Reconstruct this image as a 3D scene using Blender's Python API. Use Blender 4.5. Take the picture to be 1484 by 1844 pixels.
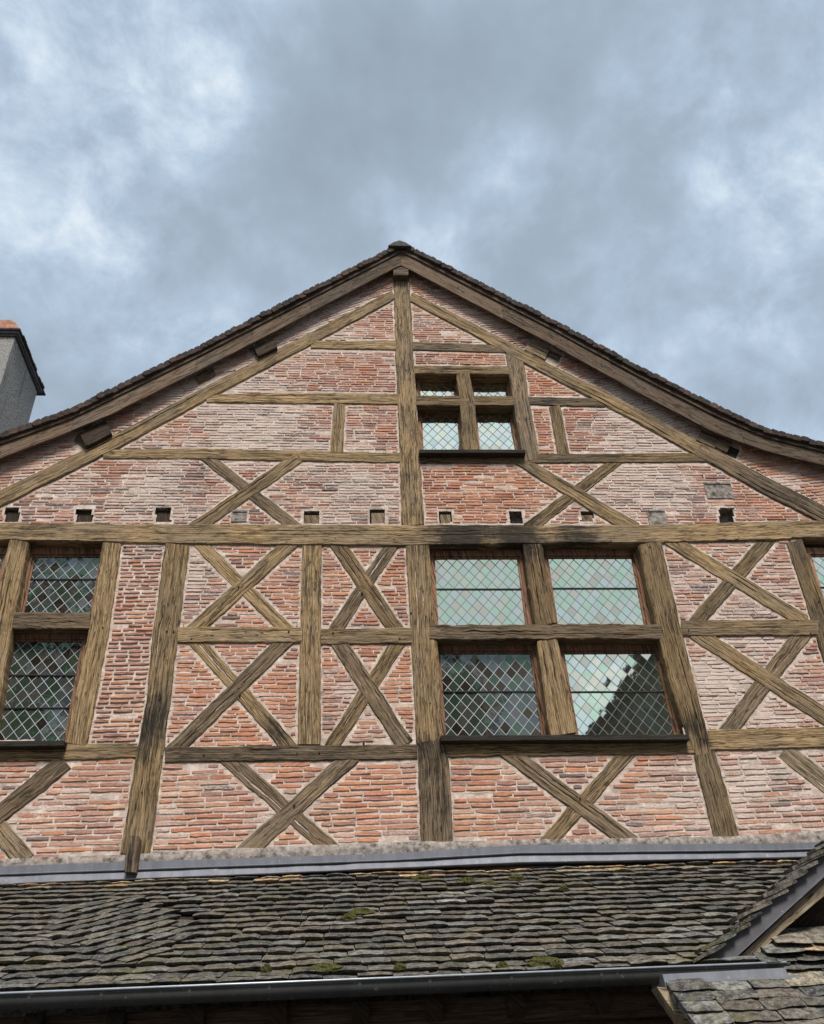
import bpy, math, random
import numpy as np
from mathutils import Vector, Matrix, noise, Euler

rnd = random.Random(11)
for o in list(bpy.data.objects):
    bpy.data.objects.remove(o)
scene = bpy.context.scene
COL = scene.collection

# ------------------------------------------------------------------ camera
CAM = Vector((0.0, -10.0, 1.6))
PITCH, YAW, ROLL = math.radians(35.48), math.radians(-5.378), math.radians(-3.104)
FPX, PW, PH = 1600.0, 1484.0, 1844.0
MCAM = Matrix.Rotation(YAW, 3, 'Z') @ Matrix.Rotation(math.pi / 2 + PITCH, 3, 'X') @ Matrix.Rotation(ROLL, 3, 'Z')
cd = bpy.data.cameras.new('camera')
cam = bpy.data.objects.new('camera', cd)
COL.objects.link(cam)
cam.matrix_world = Matrix.Translation(CAM) @ MCAM.to_4x4()
cd.sensor_fit = 'VERTICAL'
cd.sensor_height = 34.6
cd.lens = FPX / PH * 34.6
cd.clip_start = 0.1
cd.clip_end = 1000
scene.camera = cam


def ray(px, py):
    return MCAM @ Vector((px - PW / 2, -(py - PH / 2), -FPX))


def W(px, py, y=0.0):
    """survey a point seen in the photograph on the upright plane at depth y"""
    d = ray(px, py)
    t = (y - CAM.y) / d.y
    return (CAM.x + d.x * t, CAM.z + d.z * t)


def pix(X, Y, Z):
    v = MCAM.transposed() @ (Vector((X, Y, Z)) - CAM)
    return (PW / 2 + FPX * v.x / -v.z, PH / 2 - FPX * v.y / -v.z, -v.z)


# ------------------------------------------------------------------ sky, sun, exposure
SUN_EL, SUN_AZ = math.radians(54), math.radians(174)      # azimuth: 180 = straight behind the camera
world = bpy.data.worlds.new('World')
scene.world = world
world.use_nodes = True


class NT:
    def __init__(s, tree):
        s.t = tree
        s.n = tree.nodes
        s.l = tree.links

    def node(s, kind, **kw):
        n = s.n.new(kind)
        for k, v in kw.items():
            setattr(n, k, v)
        return n

    def put(s, sock, v):
        if hasattr(v, 'is_linked') or isinstance(v, bpy.types.NodeSocket):
            s.l.new(v, sock)
        elif v is not None:
            if isinstance(v, (tuple, list)) and len(v) == 3 and sock.type == 'RGBA':
                v = (*v, 1)
            sock.default_value = v

    def math(s, op, a, b=None, c=None, clamp=False):
        n = s.node('ShaderNodeMath', operation=op, use_clamp=clamp)
        for i, v in enumerate((a, b, c)):
            if v is not None:
                s.put(n.inputs[i], v)
        return n.outputs[0]

    def vmath(s, op, a, b=None, scale=None):
        n = s.node('ShaderNodeVectorMath', operation=op)
        s.put(n.inputs[0], a)
        if b is not None:
            s.put(n.inputs[1], b)
        if scale is not None:
            s.put(n.inputs[3], scale)
        return n.outputs['Value'] if op in ('DOT_PRODUCT', 'LENGTH', 'DISTANCE') else n.outputs[0]

    def mix(s, f, a, b, mode='MIX'):
        n = s.node('ShaderNodeMix', data_type='RGBA', blend_type=mode)
        s.put(n.inputs[0], f)
        s.put(n.inputs[6], a)
        s.put(n.inputs[7], b)
        return n.outputs[2]

    def noise(s, vec, scale, detail=4, rough=.55, dist=0.0):
        n = s.node('ShaderNodeTexNoise')
        s.put(n.inputs['Vector'], vec)
        s.put(n.inputs['Scale'], scale)
        n.inputs['Detail'].default_value = detail
        n.inputs['Roughness'].default_value = rough
        n.inputs['Distortion'].default_value = dist
        return n.outputs[0]

    def voro(s, vec, scale, feature='F1', out=0):
        n = s.node('ShaderNodeTexVoronoi', feature=feature)
        s.put(n.inputs['Vector'], vec)
        s.put(n.inputs['Scale'], scale)
        return n.outputs[out]

    def smooth(s, v, a, b, lo=0.0, hi=1.0):
        n = s.node('ShaderNodeMapRange', interpolation_type='SMOOTHSTEP')
        s.put(n.inputs[0], v)
        for i, x in enumerate((a, b, lo, hi)):
            s.put(n.inputs[i + 1], x)
        return n.outputs[0]

    def ramp(s, v, stops):
        n = s.node('ShaderNodeValToRGB')
        e = n.color_ramp.elements
        while len(e) < len(stops):
            e.new(.5)
        for el, (p, c) in zip(e, stops):
            el.position = p
            el.color = (*c, 1)
        s.put(n.inputs[0], v)
        return n.outputs[0]

    def scalev(s, vec, sc):
        n = s.node('ShaderNodeMapping')
        s.put(n.inputs['Vector'], vec)
        n.inputs['Scale'].default_value = sc
        return n.outputs[0]

    def bump(s, h, strength=.3, dist=.01, normal=None):
        n = s.node('ShaderNodeBump')
        n.inputs['Strength'].default_value = strength
        n.inputs['Distance'].default_value = dist
        s.put(n.inputs['Height'], h)
        if normal is not None:
            s.put(n.inputs['Normal'], normal)
        return n.outputs[0]


def build_world():
    g = NT(world.node_tree)
    g.n.clear()
    out = g.node('ShaderNodeOutputWorld')
    bg = g.node('ShaderNodeBackground')
    bg.inputs[1].default_value = 0.10
    sky = g.node('ShaderNodeTexSky', sky_type='NISHITA')
    sky.sun_disc = False
    sky.sun_elevation = SUN_EL
    sky.sun_rotation = SUN_AZ
    tc = g.node('ShaderNodeTexCoord')
    d = tc.outputs['Generated']
    sep = g.node('ShaderNodeSeparateXYZ')
    g.put(sep.inputs[0], d)
    h = g.math('ADD', g.math('ABSOLUTE', sep.outputs[2]), .75)
    cmb = g.node('ShaderNodeCombineXYZ')
    g.put(cmb.inputs[0], g.math('DIVIDE', sep.outputs[0], h))
    g.put(cmb.inputs[1], g.math('DIVIDE', sep.outputs[1], h))
    p = cmb.outputs[0]
    p = g.vmath('ADD', p, (3.1, 1.7, 0.0))
    p = g.vmath('SCALE', p, scale=1.5)
    wa = g.noise(p, 1.6, 3, .5)
    wb = g.noise(g.vmath('ADD', p, (7.3, 2.1, 4.0)), 1.6, 3, .5)
    wv = g.node('ShaderNodeCombineXYZ')
    g.put(wv.inputs[0], g.math('MULTIPLY_ADD', wa, .40, -.2))
    g.put(wv.inputs[1], g.math('MULTIPLY_ADD', wb, .40, -.2))
    p2 = g.vmath('ADD', p, wv.outputs[0])
    big = g.noise(p2, 1.7, 2, .5)
    dw = g.vmath('ADD', d, g.vmath('SCALE', wv.outputs[0], scale=.35))
    mid = g.noise(dw, 5.2, 4, .55)
    fine = g.noise(dw, 13.0, 8, .62, .15)
    v = g.math('ADD', g.math('MULTIPLY', big, .42), g.math('MULTIPLY', mid, .44))
    # thin bright patches and heavier grey masses of this cloud cover, by compass direction
    for (px, py, w, k) in ((350, 180, .08, .15), (110, 90, .20, .11), (170, 320, .16, .06), (1440, 280, .10, .03), (1330, 470, .12, .0), (900, 330, .05, .03), (1400, 640, .12, -.03),
                           (640, 230, .15, -.06), (1080, 150, .17, -.07), (1060, 300, .10, -.03), (600, 370, .14, -.04)):
        dd = ray(px, py).normalized()
        dot = g.vmath('DOT_PRODUCT', d, tuple(dd))
        ang = g.math('SUBTRACT', 1.0, dot)
        e = g.math('EXPONENT', g.math('MULTIPLY', ang, -2.0 / (w * w)))
        v = g.math('ADD', v, g.math('MULTIPLY', e, k))
    # crinkled puffs where the cover is thin, smooth where it is thick
    v = g.math('ADD', v, g.math('MULTIPLY', g.math('ADD', fine, -.5), g.smooth(v, .32, .55, .14, .75)))
    col = g.ramp(v, [(.27, (.98, 1.19, 1.40)), (.36, (1.16, 1.42, 1.69)), (.44, (1.42, 1.75, 2.12)), (.52, (1.80, 2.15, 2.52)), (.61, (2.4, 2.68, 2.9)), (.74, (2.9, 3.02, 3.1))])
    col = g.mix(.93, sky.outputs[0], col)
    g.put(bg.inputs[0], col)
    g.put(out.inputs[0], bg.outputs[0])


build_world()
sl = bpy.data.lights.new('sun', 'SUN')
sl.energy = 1.5
sl.angle = math.radians(18)
sl.color = (1, .965, .91)
sun = bpy.data.objects.new('sun', sl)
COL.objects.link(sun)
sd = Vector((math.sin(SUN_AZ) * math.cos(SUN_EL), math.cos(SUN_AZ) * math.cos(SUN_EL), math.sin(SUN_EL)))
sun.location = sd * 40
sun.rotation_euler = (-sd).to_track_quat('-Z', 'Y').to_euler()

vs = scene.view_settings
vs.view_transform = 'Standard'
vs.look = 'None'
vs.exposure = 1.68
vs.gamma = 1
vs.use_curve_mapping = False
scene.render.engine = 'CYCLES'


# ------------------------------------------------------------------ object helpers
def empty(name, label, cat, loc=(0, 0, 0), group=None):
    o = bpy.data.objects.new(name, None)
    COL.objects.link(o)
    o.location = loc
    o.empty_display_size = .3
    o['label'] = label
    o['category'] = cat
    if group:
        o['group'] = group
    return o


def link(name, me, mat, parent=None, M=None):
    o = bpy.data.objects.new(name, me)
    COL.objects.link(o)
    if mat is not None and not me.materials:
        me.materials.append(mat)
    if M is not None:
        o.matrix_basis = M
    if parent is not None:
        o.parent = parent
    return o


def mesh(name, vs_, fs, smooth=False, uv=None, attrs=None):
    me = bpy.data.meshes.new(name)
    me.from_pydata([tuple(v) for v in vs_], [], fs)
    me.update()
    if uv is not None:
        l = me.uv_layers.new(name='UVMap')
        vi = np.empty(len(me.loops), dtype=np.int32)
        me.loops.foreach_get('vertex_index', vi)
        l.data.foreach_set('uv', np.asarray(uv, dtype=np.float32)[vi].ravel())
    for k, (typ, data) in (attrs or {}).items():
        a = me.attributes.new(k, typ, 'POINT')
        a.data.foreach_set('color' if 'COLOR' in typ else 'value', np.asarray(data, dtype=np.float32).ravel())
    if smooth:
        me.polygons.foreach_set('use_smooth', [True] * len(me.polygons))
    return me


class MB:
    def __init__(s):
        s.v = []
        s.f = []
        s.c = []

    def box(s, lo, hi, M=None):
        b = len(s.v)
        for x in (lo[0], hi[0]):
            for y in (lo[1], hi[1]):
                for z in (lo[2], hi[2]):
                    p = Vector((x, y, z))
                    s.v.append(tuple(M @ p if M is not None else p))
        for f in ((0, 1, 3, 2), (4, 6, 7, 5), (0, 4, 5, 1), (2, 3, 7, 6), (0, 2, 6, 4), (1, 5, 7, 3)):
            s.f.append(tuple(b + i for i in f))

    def prism(s, poly, y0, y1):
        """XZ polygon between depths y0 (front) and y1 (back)"""
        b = len(s.v)
        n = len(poly)
        s.v += [(x, y0, z) for x, z in poly] + [(x, y1, z) for x, z in poly]
        s.f.append(tuple(range(b, b + n)))
        s.f.append(tuple(range(b + 2 * n - 1, b + n - 1, -1)))
        for i in range(n):
            j = (i + 1) % n
            s.f.append((b + i, b + n + i, b + n + j, b + j))

    def add(s, vs_, fs, col=None):
        b = len(s.v)
        s.v += [tuple(v) for v in vs_]
        s.f += [tuple(b + i for i in f) for f in fs]
        if col is not None:
            s.c += [col] * len(vs_)

    def build(s, name, mat, parent=None, smooth=False, **kw):
        me = mesh(name, s.v, s.f, smooth, **kw)
        return link(name, me, mat, parent)


def fix_normals(me):
    import bmesh
    bm = bmesh.new()
    bm.from_mesh(me)
    bmesh.ops.recalc_face_normals(bm, faces=bm.faces)
    bm.to_mesh(me)
    bm.free()


# ------------------------------------------------------------------ materials
def new_mat(name):
    m = bpy.data.materials.new(name)
    m.use_nodes = True
    g = NT(m.node_tree)
    b = g.n['Principled BSDF']
    b.inputs['Specular IOR Level'].default_value = .25
    return m, g, b


def geo_pos(g):
    return g.node('ShaderNodeNewGeometry').outputs['Position']


def mat_wood(name, dark, mid, light, grey=(.24, .21, .175), greyf=.5, rough=.85):
    m, g, b = new_mat(name)
    uv = g.node('ShaderNodeUVMap').outputs[0]
    oi = g.node('ShaderNodeObjectInfo')
    at = g.node('ShaderNodeAttribute', attribute_name='stain').outputs['Fac']
    rs_ = g.math('FRACT', g.math('MULTIPLY', oi.outputs['Random'], 41.7))
    cv = g.node('ShaderNodeCombineXYZ')
    g.put(cv.inputs[0], 1.0)
    g.put(cv.inputs[1], g.math('MULTIPLY_ADD', rs_, .75, .55))
    uv = g.vmath('MULTIPLY', uv, cv.outputs[0])
    wob = g.noise(g.scalev(uv, (2.2, 5, 1)), 1, 2)
    uvw = g.vmath('ADD', uv, g.vmath('SCALE', (0, 1, 0), scale=g.math('MULTIPLY', wob, .024)))
    n1 = g.noise(g.scalev(uvw, (1.5, 52, 1)), 1, 5, .62)
    n2 = g.noise(g.scalev(uvw, (7, 150, 1)), 1, 4, .6)
    n3 = g.noise(g.scalev(uv, (1.1, 2.2, 1)), 1, 4, .6)
    n4 = g.noise(g.scalev(uv, (9, 14, 1)), 1, 5, .65)
    s = g.math('ADD', g.math('MULTIPLY', n1, .5), g.math('MULTIPLY', n2, .5))
    col = g.ramp(s, [(.37, dark), (.48, mid), (.61, light)])
    gr = g.mix(g.smooth(s, .36, .6), tuple(c * .42 for c in grey), grey)
    col = g.mix(g.math('MULTIPLY', g.smooth(n3, .40, .62), g.math('MULTIPLY_ADD', oi.outputs['Random'], greyf * 1.1, greyf * .2)), col, gr)
    # splits along the grain, the shade inside them painted dark
    k = g.noise(g.scalev(uvw, (.9, 21, 1)), 1, 2, .5)
    split = g.smooth(g.math('ABSOLUTE', g.math('SUBTRACT', k, .5)), .006, .020, 1, 0)
    k2 = g.noise(g.scalev(uvw, (2.8, 55, 1)), 1, 2, .5)
    split2 = g.smooth(g.math('ABSOLUTE', g.math('SUBTRACT', k2, .52)), .008, .028, 1, 0)
    part = g.smooth(g.noise(g.scalev(uv, (1.6, 6, 1)), 1.7, 2), .45, .6)
    sp = g.math('MAXIMUM', g.math('MULTIPLY', split, .9), g.math('MULTIPLY', g.math('MULTIPLY', split2, part), .75))
    col = g.mix(g.math('MULTIPLY', sp, .88), col, (.035, .027, .018))
    kn = g.voro(g.scalev(uvw, (1.5, 5.5, 1)), 1.0)
    col = g.mix(g.smooth(kn, .035, .10, .85, 0), col, tuple(c * .45 for c in dark))
    col = g.mix(g.smooth(g.math('ABSOLUTE', g.math('SUBTRACT', kn, .13)), .0, .03, .5, 0), col, tuple(c * .6 for c in mid))
    # blotches, worm, dirt
    col = g.mix(g.math('MULTIPLY', g.smooth(n4, .55, .74), .45), col, tuple(c * .5 for c in dark))
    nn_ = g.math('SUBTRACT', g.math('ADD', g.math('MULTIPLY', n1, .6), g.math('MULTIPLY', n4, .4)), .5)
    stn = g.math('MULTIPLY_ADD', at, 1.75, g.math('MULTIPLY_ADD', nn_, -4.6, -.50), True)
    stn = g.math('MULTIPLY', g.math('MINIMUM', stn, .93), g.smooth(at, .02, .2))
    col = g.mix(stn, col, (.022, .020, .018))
    rn2 = g.math('FRACT', g.math('MULTIPLY', oi.outputs['Random'], 17.31))
    br = g.math('MULTIPLY_ADD', rn2, .58, .66)
    col = g.mix(1.0, col, g.vmath('SCALE', (1, 1, 1), scale=br), 'MULTIPLY')
    col = g.mix(1.0, col, (1.05, .985, .91), 'MULTIPLY')
    g.put(b.inputs['Base Color'], col)
    b.inputs['Roughness'].default_value = rough
    b.inputs['Specular IOR Level'].default_value = .15
    hgt = g.math('SUBTRACT', g.math('ADD', g.math('MULTIPLY', n1, .7), g.math('MULTIPLY', n2, .35)), g.math('MULTIPLY', sp, .9))
    g.put(b.inputs['Normal'], g.bump(hgt, .75, .012))
    return m


M_OAK = mat_wood('weathered_oak', (.070, .046, .024), (.235, .163, .086), (.415, .31, .185), grey=(.235, .185, .128), greyf=.7)
M_OAKG = mat_wood('grey_oak', (.068, .050, .033), (.195, .142, .090), (.35, .272, .185), grey=(.225, .178, .130), greyf=.85)
M_BOARD = mat_wood('brown_stained_board', (.075, .05, .034), (.125, .088, .062), (.19, .145, .105), grey=(.17, .14, .115), greyf=.6)
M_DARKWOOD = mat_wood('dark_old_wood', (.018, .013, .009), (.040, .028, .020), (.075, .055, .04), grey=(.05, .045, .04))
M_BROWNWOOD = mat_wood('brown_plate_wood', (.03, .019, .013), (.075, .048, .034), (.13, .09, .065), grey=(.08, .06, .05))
M_FRAME = mat_wood('red_brown_frame', (.15, .075, .045), (.30, .165, .105), (.42, .265, .18), grey=(.28, .2, .15), greyf=.4)
M_SILL = mat_wood('tarred_sill', (.012, .011, .010), (.028, .025, .022), (.06, .054, .048), grey=(.05, .048, .045), greyf=.5)
M_PALEWOOD = mat_wood('pale_barge', (.16, .12, .075), (.33, .265, .18), (.5, .42, .31))

LIME = (.62, .515, .445)


def mat_brick(name, joined):
    m, g, b = new_mat(name)
    pos = geo_pos(g)
    if joined:
        a = g.node('ShaderNodeAttribute', attribute_name='bcol')
        base, smear = a.outputs['Color'], a.outputs['Alpha']
    else:
        a = g.node('ShaderNodeObjectInfo')
        base, smear = a.outputs['Color'], a.outputs['Alpha']
    st = g.scalev(pos, (1, 1, 2.6))
    n1 = g.noise(st, 16, 6, .65)
    n2 = g.noise(pos, 95, 4, .6)
    n3 = g.noise(pos, 1.1, 4, .6)
    n4 = g.noise(st, 38, 5, .7)
    col = g.mix(g.smooth(n1, .33, .66, 0, .75), base, g.mix(1.0, base, (.62, .58, .58), 'MULTIPLY'))
    col = g.mix(g.smooth(n2, .4, .7, 0, .35), col, (.62, .36, .25))
    # lime wash left on the face
    th = g.math('SUBTRACT', .78, g.math('MULTIPLY', smear, .43))
    f = g.smooth(g.math('ADD', g.math('MULTIPLY', n4, .6), g.math('MULTIPLY', n1, .4)), g.math('SUBTRACT', th, .08), g.math('ADD', th, .09))
    col = g.mix(g.math('MULTIPLY', f, .8), col, (.63, .525, .455))
    # dark lichen and soot
    col = g.mix(g.smooth(g.math('ADD', g.math('MULTIPLY', n1, .5), g.math('MULTIPLY', n3, .5)), .54, .70, 0, .7), col, (.085, .07, .064))
    g.put(b.inputs['Base Color'], col)
    b.inputs['Roughness'].default_value = .92
    b.inputs['Specular IOR Level'].default_value = .1
    g.put(b.inputs['Normal'], g.bump(g.math('ADD', n4, g.math('MULTIPLY', n2, .4)), .7, .009))
    return m


M_BRICK_O = mat_brick('old_brick_single', False)
M_BRICK_J = mat_brick('old_brick_joined', True)


def mat_mortar():
    m, g, b = new_mat('lime_mortar')
    pos = geo_pos(g)
    n1 = g.noise(pos, 9, 6, .65)
    n2 = g.noise(pos, 60, 5, .7)
    n3 = g.noise(g.scalev(pos, (1, 1, 2.2)), 1.3, 4, .6)
    col = g.ramp(n1, [(.3, (.40, .305, .25)), (.5, (.56, .45, .375)), (.68, (.75, .65, .56))])
    col = g.mix(g.smooth(n2, .55, .75, 0, .55), col, (.30, .22, .18))
    col = g.mix(g.smooth(n3, .52, .68, 0, .55), col, (.20, .165, .145))
    jn = g.noise(g.scalev(pos, (2.2, 2.2, 26)), 1.0, 4, .65)  # dark streaks painting the shadow lines in deep joints
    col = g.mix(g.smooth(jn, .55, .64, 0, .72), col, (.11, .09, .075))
    # brick dust
    col = g.mix(g.smooth(g.noise(pos, 22, 4, .7), .52, .66, 0, .5), col, (.46, .235, .165))
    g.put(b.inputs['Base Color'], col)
    b.inputs['Roughness'].default_value = .95
    b.inputs['Specular IOR Level'].default_value = .08
    g.put(b.inputs['Normal'], g.bump(g.math('ADD', n1, g.math('MULTIPLY', n2, .6)), .9, .012))
    return m


M_MORTAR = mat_mortar()


def mat_cement():
    m, g, b = new_mat('dirty_cement')
    pos = geo_pos(g)
    n1 = g.noise(pos, 14, 6, .7)
    n2 = g.noise(pos, 70, 4, .7)
    n0 = g.noise(g.scalev(pos, (1, 1, 3)), 2.2, 3, .6)
    col = g.ramp(n1, [(.36, (.07, .058, .05)), (.5, (.22, .19, .165)), (.66, (.38, .33, .29))])
    col = g.mix(g.smooth(n0, .48, .66, 0, .5), col, (.36, .28, .235))
    g.put(b.inputs['Base Color'], col)
    b.inputs['Roughness'].default_value = .95
    g.put(b.inputs['Normal'], g.bump(g.math('ADD', n1, g.math('MULTIPLY', n2, .5)), .9, .015))
    return m


M_CEMENT = mat_cement()


def mat_render():
    m, g, b = new_mat('grey_roughcast')
    pos = geo_pos(g)
    n1 = g.noise(pos, 24, 6, .75)
    n2 = g.noise(g.scalev(pos, (3, 3, .5)), 1.6, 4, .6)
    col = g.ramp(n1, [(.36, (.09, .085, .08)), (.47, (.28, .265, .24)), (.65, (.40, .375, .345))])
    col = g.mix(g.smooth(n2, .55, .7, 0, .6), col, (.13, .12, .115))
    g.put(b.inputs['Base Color'], col)
    b.inputs['Roughness'].default_value = .95
    g.put(b.inputs['Normal'], g.bump(n1, 1.0, .03))
    return m


M_RENDER = mat_render()


def mat_tile(name, joined=True, tint=(1, 1, 1)):
    m, g, b = new_mat(name)
    pos = geo_pos(g)
    if joined:
        base = g.node('ShaderNodeAttribute', attribute_name='bcol').outputs['Color']
    else:
        base = g.node('ShaderNodeObjectInfo').outputs['Color']
    n1 = g.noise(pos, 17, 6, .7)
    n2 = g.noise(pos, 62, 5, .7)
    n3 = g.noise(pos, 2.4, 4, .6)
    n4 = g.noise(pos, 33, 4, .6)
    col = g.mix(g.smooth(n1, .36, .64, 0, 1), g.mix(1.0, base, (.36, .36, .37), 'MULTIPLY'), g.mix(1.0, base, (1.6, 1.57, 1.5), 'MULTIPLY'))
    col = g.mix(g.smooth(n2, .57, .67, 0, .8), col, (.33, .325, .295))          # pale lichen
    col = g.mix(g.smooth(g.math('ADD', g.math('MULTIPLY', n4, .55), g.math('MULTIPLY', n3, .45)), .53, .63, 0, .8), col, (.105, .095, .030))   # moss film
    g.put(b.inputs['Base Color'], col)
    b.inputs['Roughness'].default_value = .85
    g.put(b.inputs['Normal'], g.bump(g.math('ADD', n1, g.math('MULTIPLY', n2, .5)), .9, .012))
    return m


M_TILE_O = mat_tile('old_tile_single', False)
M_TILE_J = mat_tile('old_tile_joined', True)


def mat_verge():
    m, g, b = new_mat('verge_tile_clay')
    pos = geo_pos(g)
    n1 = g.noise(pos, 14, 5, .65)
    base = g.node('ShaderNodeObjectInfo').outputs['Color']
    col = g.mix(g.smooth(n1, .35, .65), g.mix(1.0, base, (.5, .5, .5), 'MULTIPLY'), base)
    col = g.mix(g.smooth(g.noise(pos, 48, 4, .7), .6, .7, 0, .6), col, (.2, .19, .16))
    g.put(b.inputs['Base Color'], col)
    b.inputs['Roughness'].default_value = .9
    g.put(b.inputs['Normal'], g.bump(n1, .8, .01))
    return m


M_VERGE = mat_verge()


def mat_zinc(name, c, rough=.55, metal=.25):
    m, g, b = new_mat(name)
    pos = geo_pos(g)
    n = g.noise(g.scalev(pos, (7, 7, 1.2)), 1.5, 5, .6)
    n2 = g.noise(pos, 30, 4, .6)
    col = g.mix(g.smooth(n, .35, .65), tuple(x * .88 for x in c), tuple(x * 1.08 for x in c))
    col = g.mix(g.smooth(n2, .62, .72, 0, .35), col, (.5, .5, .5))
    g.put(b.inputs['Base Color'], col)
    b.inputs['Roughness'].default_value = rough
    b.inputs['Metallic'].default_value = metal
    g.put(b.inputs['Normal'], g.bump(n, .07, .02))
    return m


M_ZINC = mat_zinc('weathered_zinc', (.145, .147, .165))
M_GUTTER = mat_zinc('dark_zinc_gutter', (.055, .054, .053), .95, 0.0)
M_ZINC_L = mat_zinc('pale_zinc', (.25, .255, .28))
M_RIM = mat_zinc('sky_glint_rim', (.42, .45, .48), .4, .4)  # pale colour paints the sky glint on the gutter rim
M_BARGEZINC = mat_zinc('dark_barge_zinc', (.115, .108, .112), .6, .15)
M_LEADCAME = mat_zinc('lead_came', (.42, .43, .44), .6, .2)  # lead coloured paler, painted as lit in front of dim panes
M_LEAD_BACKLIT = mat_zinc('backlit_lead_came', (.17, .18, .18), .6, .2)  # same lead coloured darker, painted as backlit by bright panes
M_IRON = mat_zinc('dark_iron', (.03, .03, .03), .6, .3)


def mat_glass(name, joined, gloss=.93, dk=.075):
    m, g, b = new_mat(name)
    oi = g.node('ShaderNodeObjectInfo')
    at = g.node('ShaderNodeAttribute', attribute_name='bcol')
    oc = at.outputs['Color'] if joined else oi.outputs['Color']
    pos = geo_pos(g)
    n = g.noise(pos, 7, 2, .5)
    nrm = g.bump(n, .03, .02)
    oc = g.mix(1.0, oc, (1.0, .99, .90), 'MULTIPLY')
    gl = g.node('ShaderNodeBsdfGlossy')
    gl.inputs['Roughness'].default_value = .03
    g.put(gl.inputs['Color'], oc)
    g.put(gl.inputs['Normal'], nrm)
    df = g.node('ShaderNodeBsdfDiffuse')
    g.put(df.inputs['Color'], g.mix(1.0, oc, (dk, dk, dk * .95), 'MULTIPLY'))
    mx = g.node('ShaderNodeMixShader')
    mx.inputs[0].default_value = gloss
    g.put(mx.inputs[1], df.outputs[0])
    g.put(mx.inputs[2], gl.outputs[0])
    g.put(g.n['Material Output'].inputs[0], mx.outputs[0])
    return m


M_GLASS = mat_glass('leaded_glass', False)
M_GLASS_J = mat_glass('leaded_glass_joined', True)
M_GLASS_D = mat_glass('dim_leaded_glass', False, .30, .14)  # copy of the glass darkened to paint the dim room seen through it
M_GLASS_DJ = mat_glass('dim_leaded_glass_joined', True, .30, .14)


def mat_plain(name, c, rough=.9, nscale=8, var=.5, bump=.5):
    m, g, b = new_mat(name)
    pos = geo_pos(g)
    n = g.noise(pos, nscale, 5, .65)
    g.put(b.inputs['Base Color'], g.mix(g.smooth(n, .3, .7), tuple(x * (1 - var) for x in c), tuple(x * (1 + var) for x in c)))
    b.inputs['Roughness'].default_value = rough
    g.put(b.inputs['Normal'], g.bump(n, bump, .02))
    return m


M_MOSS = mat_plain('moss', (.070, .066, .018), .95, 60, .6, 1.0)
M_CLAY = mat_plain('clay_ridge', (.40, .20, .13), .9, 14, .35)
M_COPING = mat_plain('coping_tile', (.075, .066, .058), .9, 18, .4)
M_LEAF = mat_plain('leaf', (.05, .085, .03), .7, 3, .5)
M_BARK = mat_plain('bark', (.10, .075, .055), .95, 9, .4)
M_COBBLE = mat_plain('cobbled_court', (.10, .092, .082), .9, 6, .35)
M_PLASTER = mat_plain('old_plaster', (.42, .37, .30), .95, 3, .2)
M_OPPROOF = mat_plain('opposite_roof_tile', (.07, .055, .045), .9, 10, .4)
M_OPPWALL = mat_plain('dark_stone_wall', (.13, .125, .115), .95, 2, .3)
M_DARKGLASS = mat_plain('dark_window', (.02, .022, .025), .2, 2, .2, 0)


# ------------------------------------------------------------------ noise helper
def nz(x, y, z=0.0):
    return noise.noise(Vector((x, y, z)))


# ------------------------------------------------------------------ ground
gm = mesh('ground', [(-400, -400, 0), (400, -400, 0), (400, 400, 0), (-400, 400, 0)], [(0, 1, 2, 3)])
go = link('ground', gm, M_COBBLE)
go['kind'] = 'structure'

# ------------------------------------------------------------------ the gabled house
house = empty('half_timbered_house', 'tall half-timbered gable house of worn red brick and golden oak beams with leaded windows', 'house')

OBST = []          # convex XZ quads that bricks must keep out of
STAINS = [(W(830, 965), .60, 1.0), (W(930, 972), .5, 1.0), (W(1040, 968), .45, .85), (W(745, 985), .3, .4), (W(60, 955), .5, .55), (W(180, 960), .35, .5),  # spots over the big window: black weathering plus painted shade of the underside
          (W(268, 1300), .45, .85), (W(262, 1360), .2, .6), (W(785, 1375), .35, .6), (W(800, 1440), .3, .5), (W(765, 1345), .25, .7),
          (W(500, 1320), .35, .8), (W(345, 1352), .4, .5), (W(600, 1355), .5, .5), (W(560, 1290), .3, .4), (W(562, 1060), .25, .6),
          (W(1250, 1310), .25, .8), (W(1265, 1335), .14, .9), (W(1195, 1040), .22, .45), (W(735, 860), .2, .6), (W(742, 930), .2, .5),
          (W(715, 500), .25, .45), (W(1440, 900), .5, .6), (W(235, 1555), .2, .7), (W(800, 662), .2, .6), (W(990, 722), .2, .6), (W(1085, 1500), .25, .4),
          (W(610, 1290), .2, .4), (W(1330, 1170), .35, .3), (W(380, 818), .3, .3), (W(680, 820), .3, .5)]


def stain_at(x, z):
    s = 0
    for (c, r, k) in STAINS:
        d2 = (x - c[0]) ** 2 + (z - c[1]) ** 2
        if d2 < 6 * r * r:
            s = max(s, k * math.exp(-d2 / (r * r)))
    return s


TSEED = [0]


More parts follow.
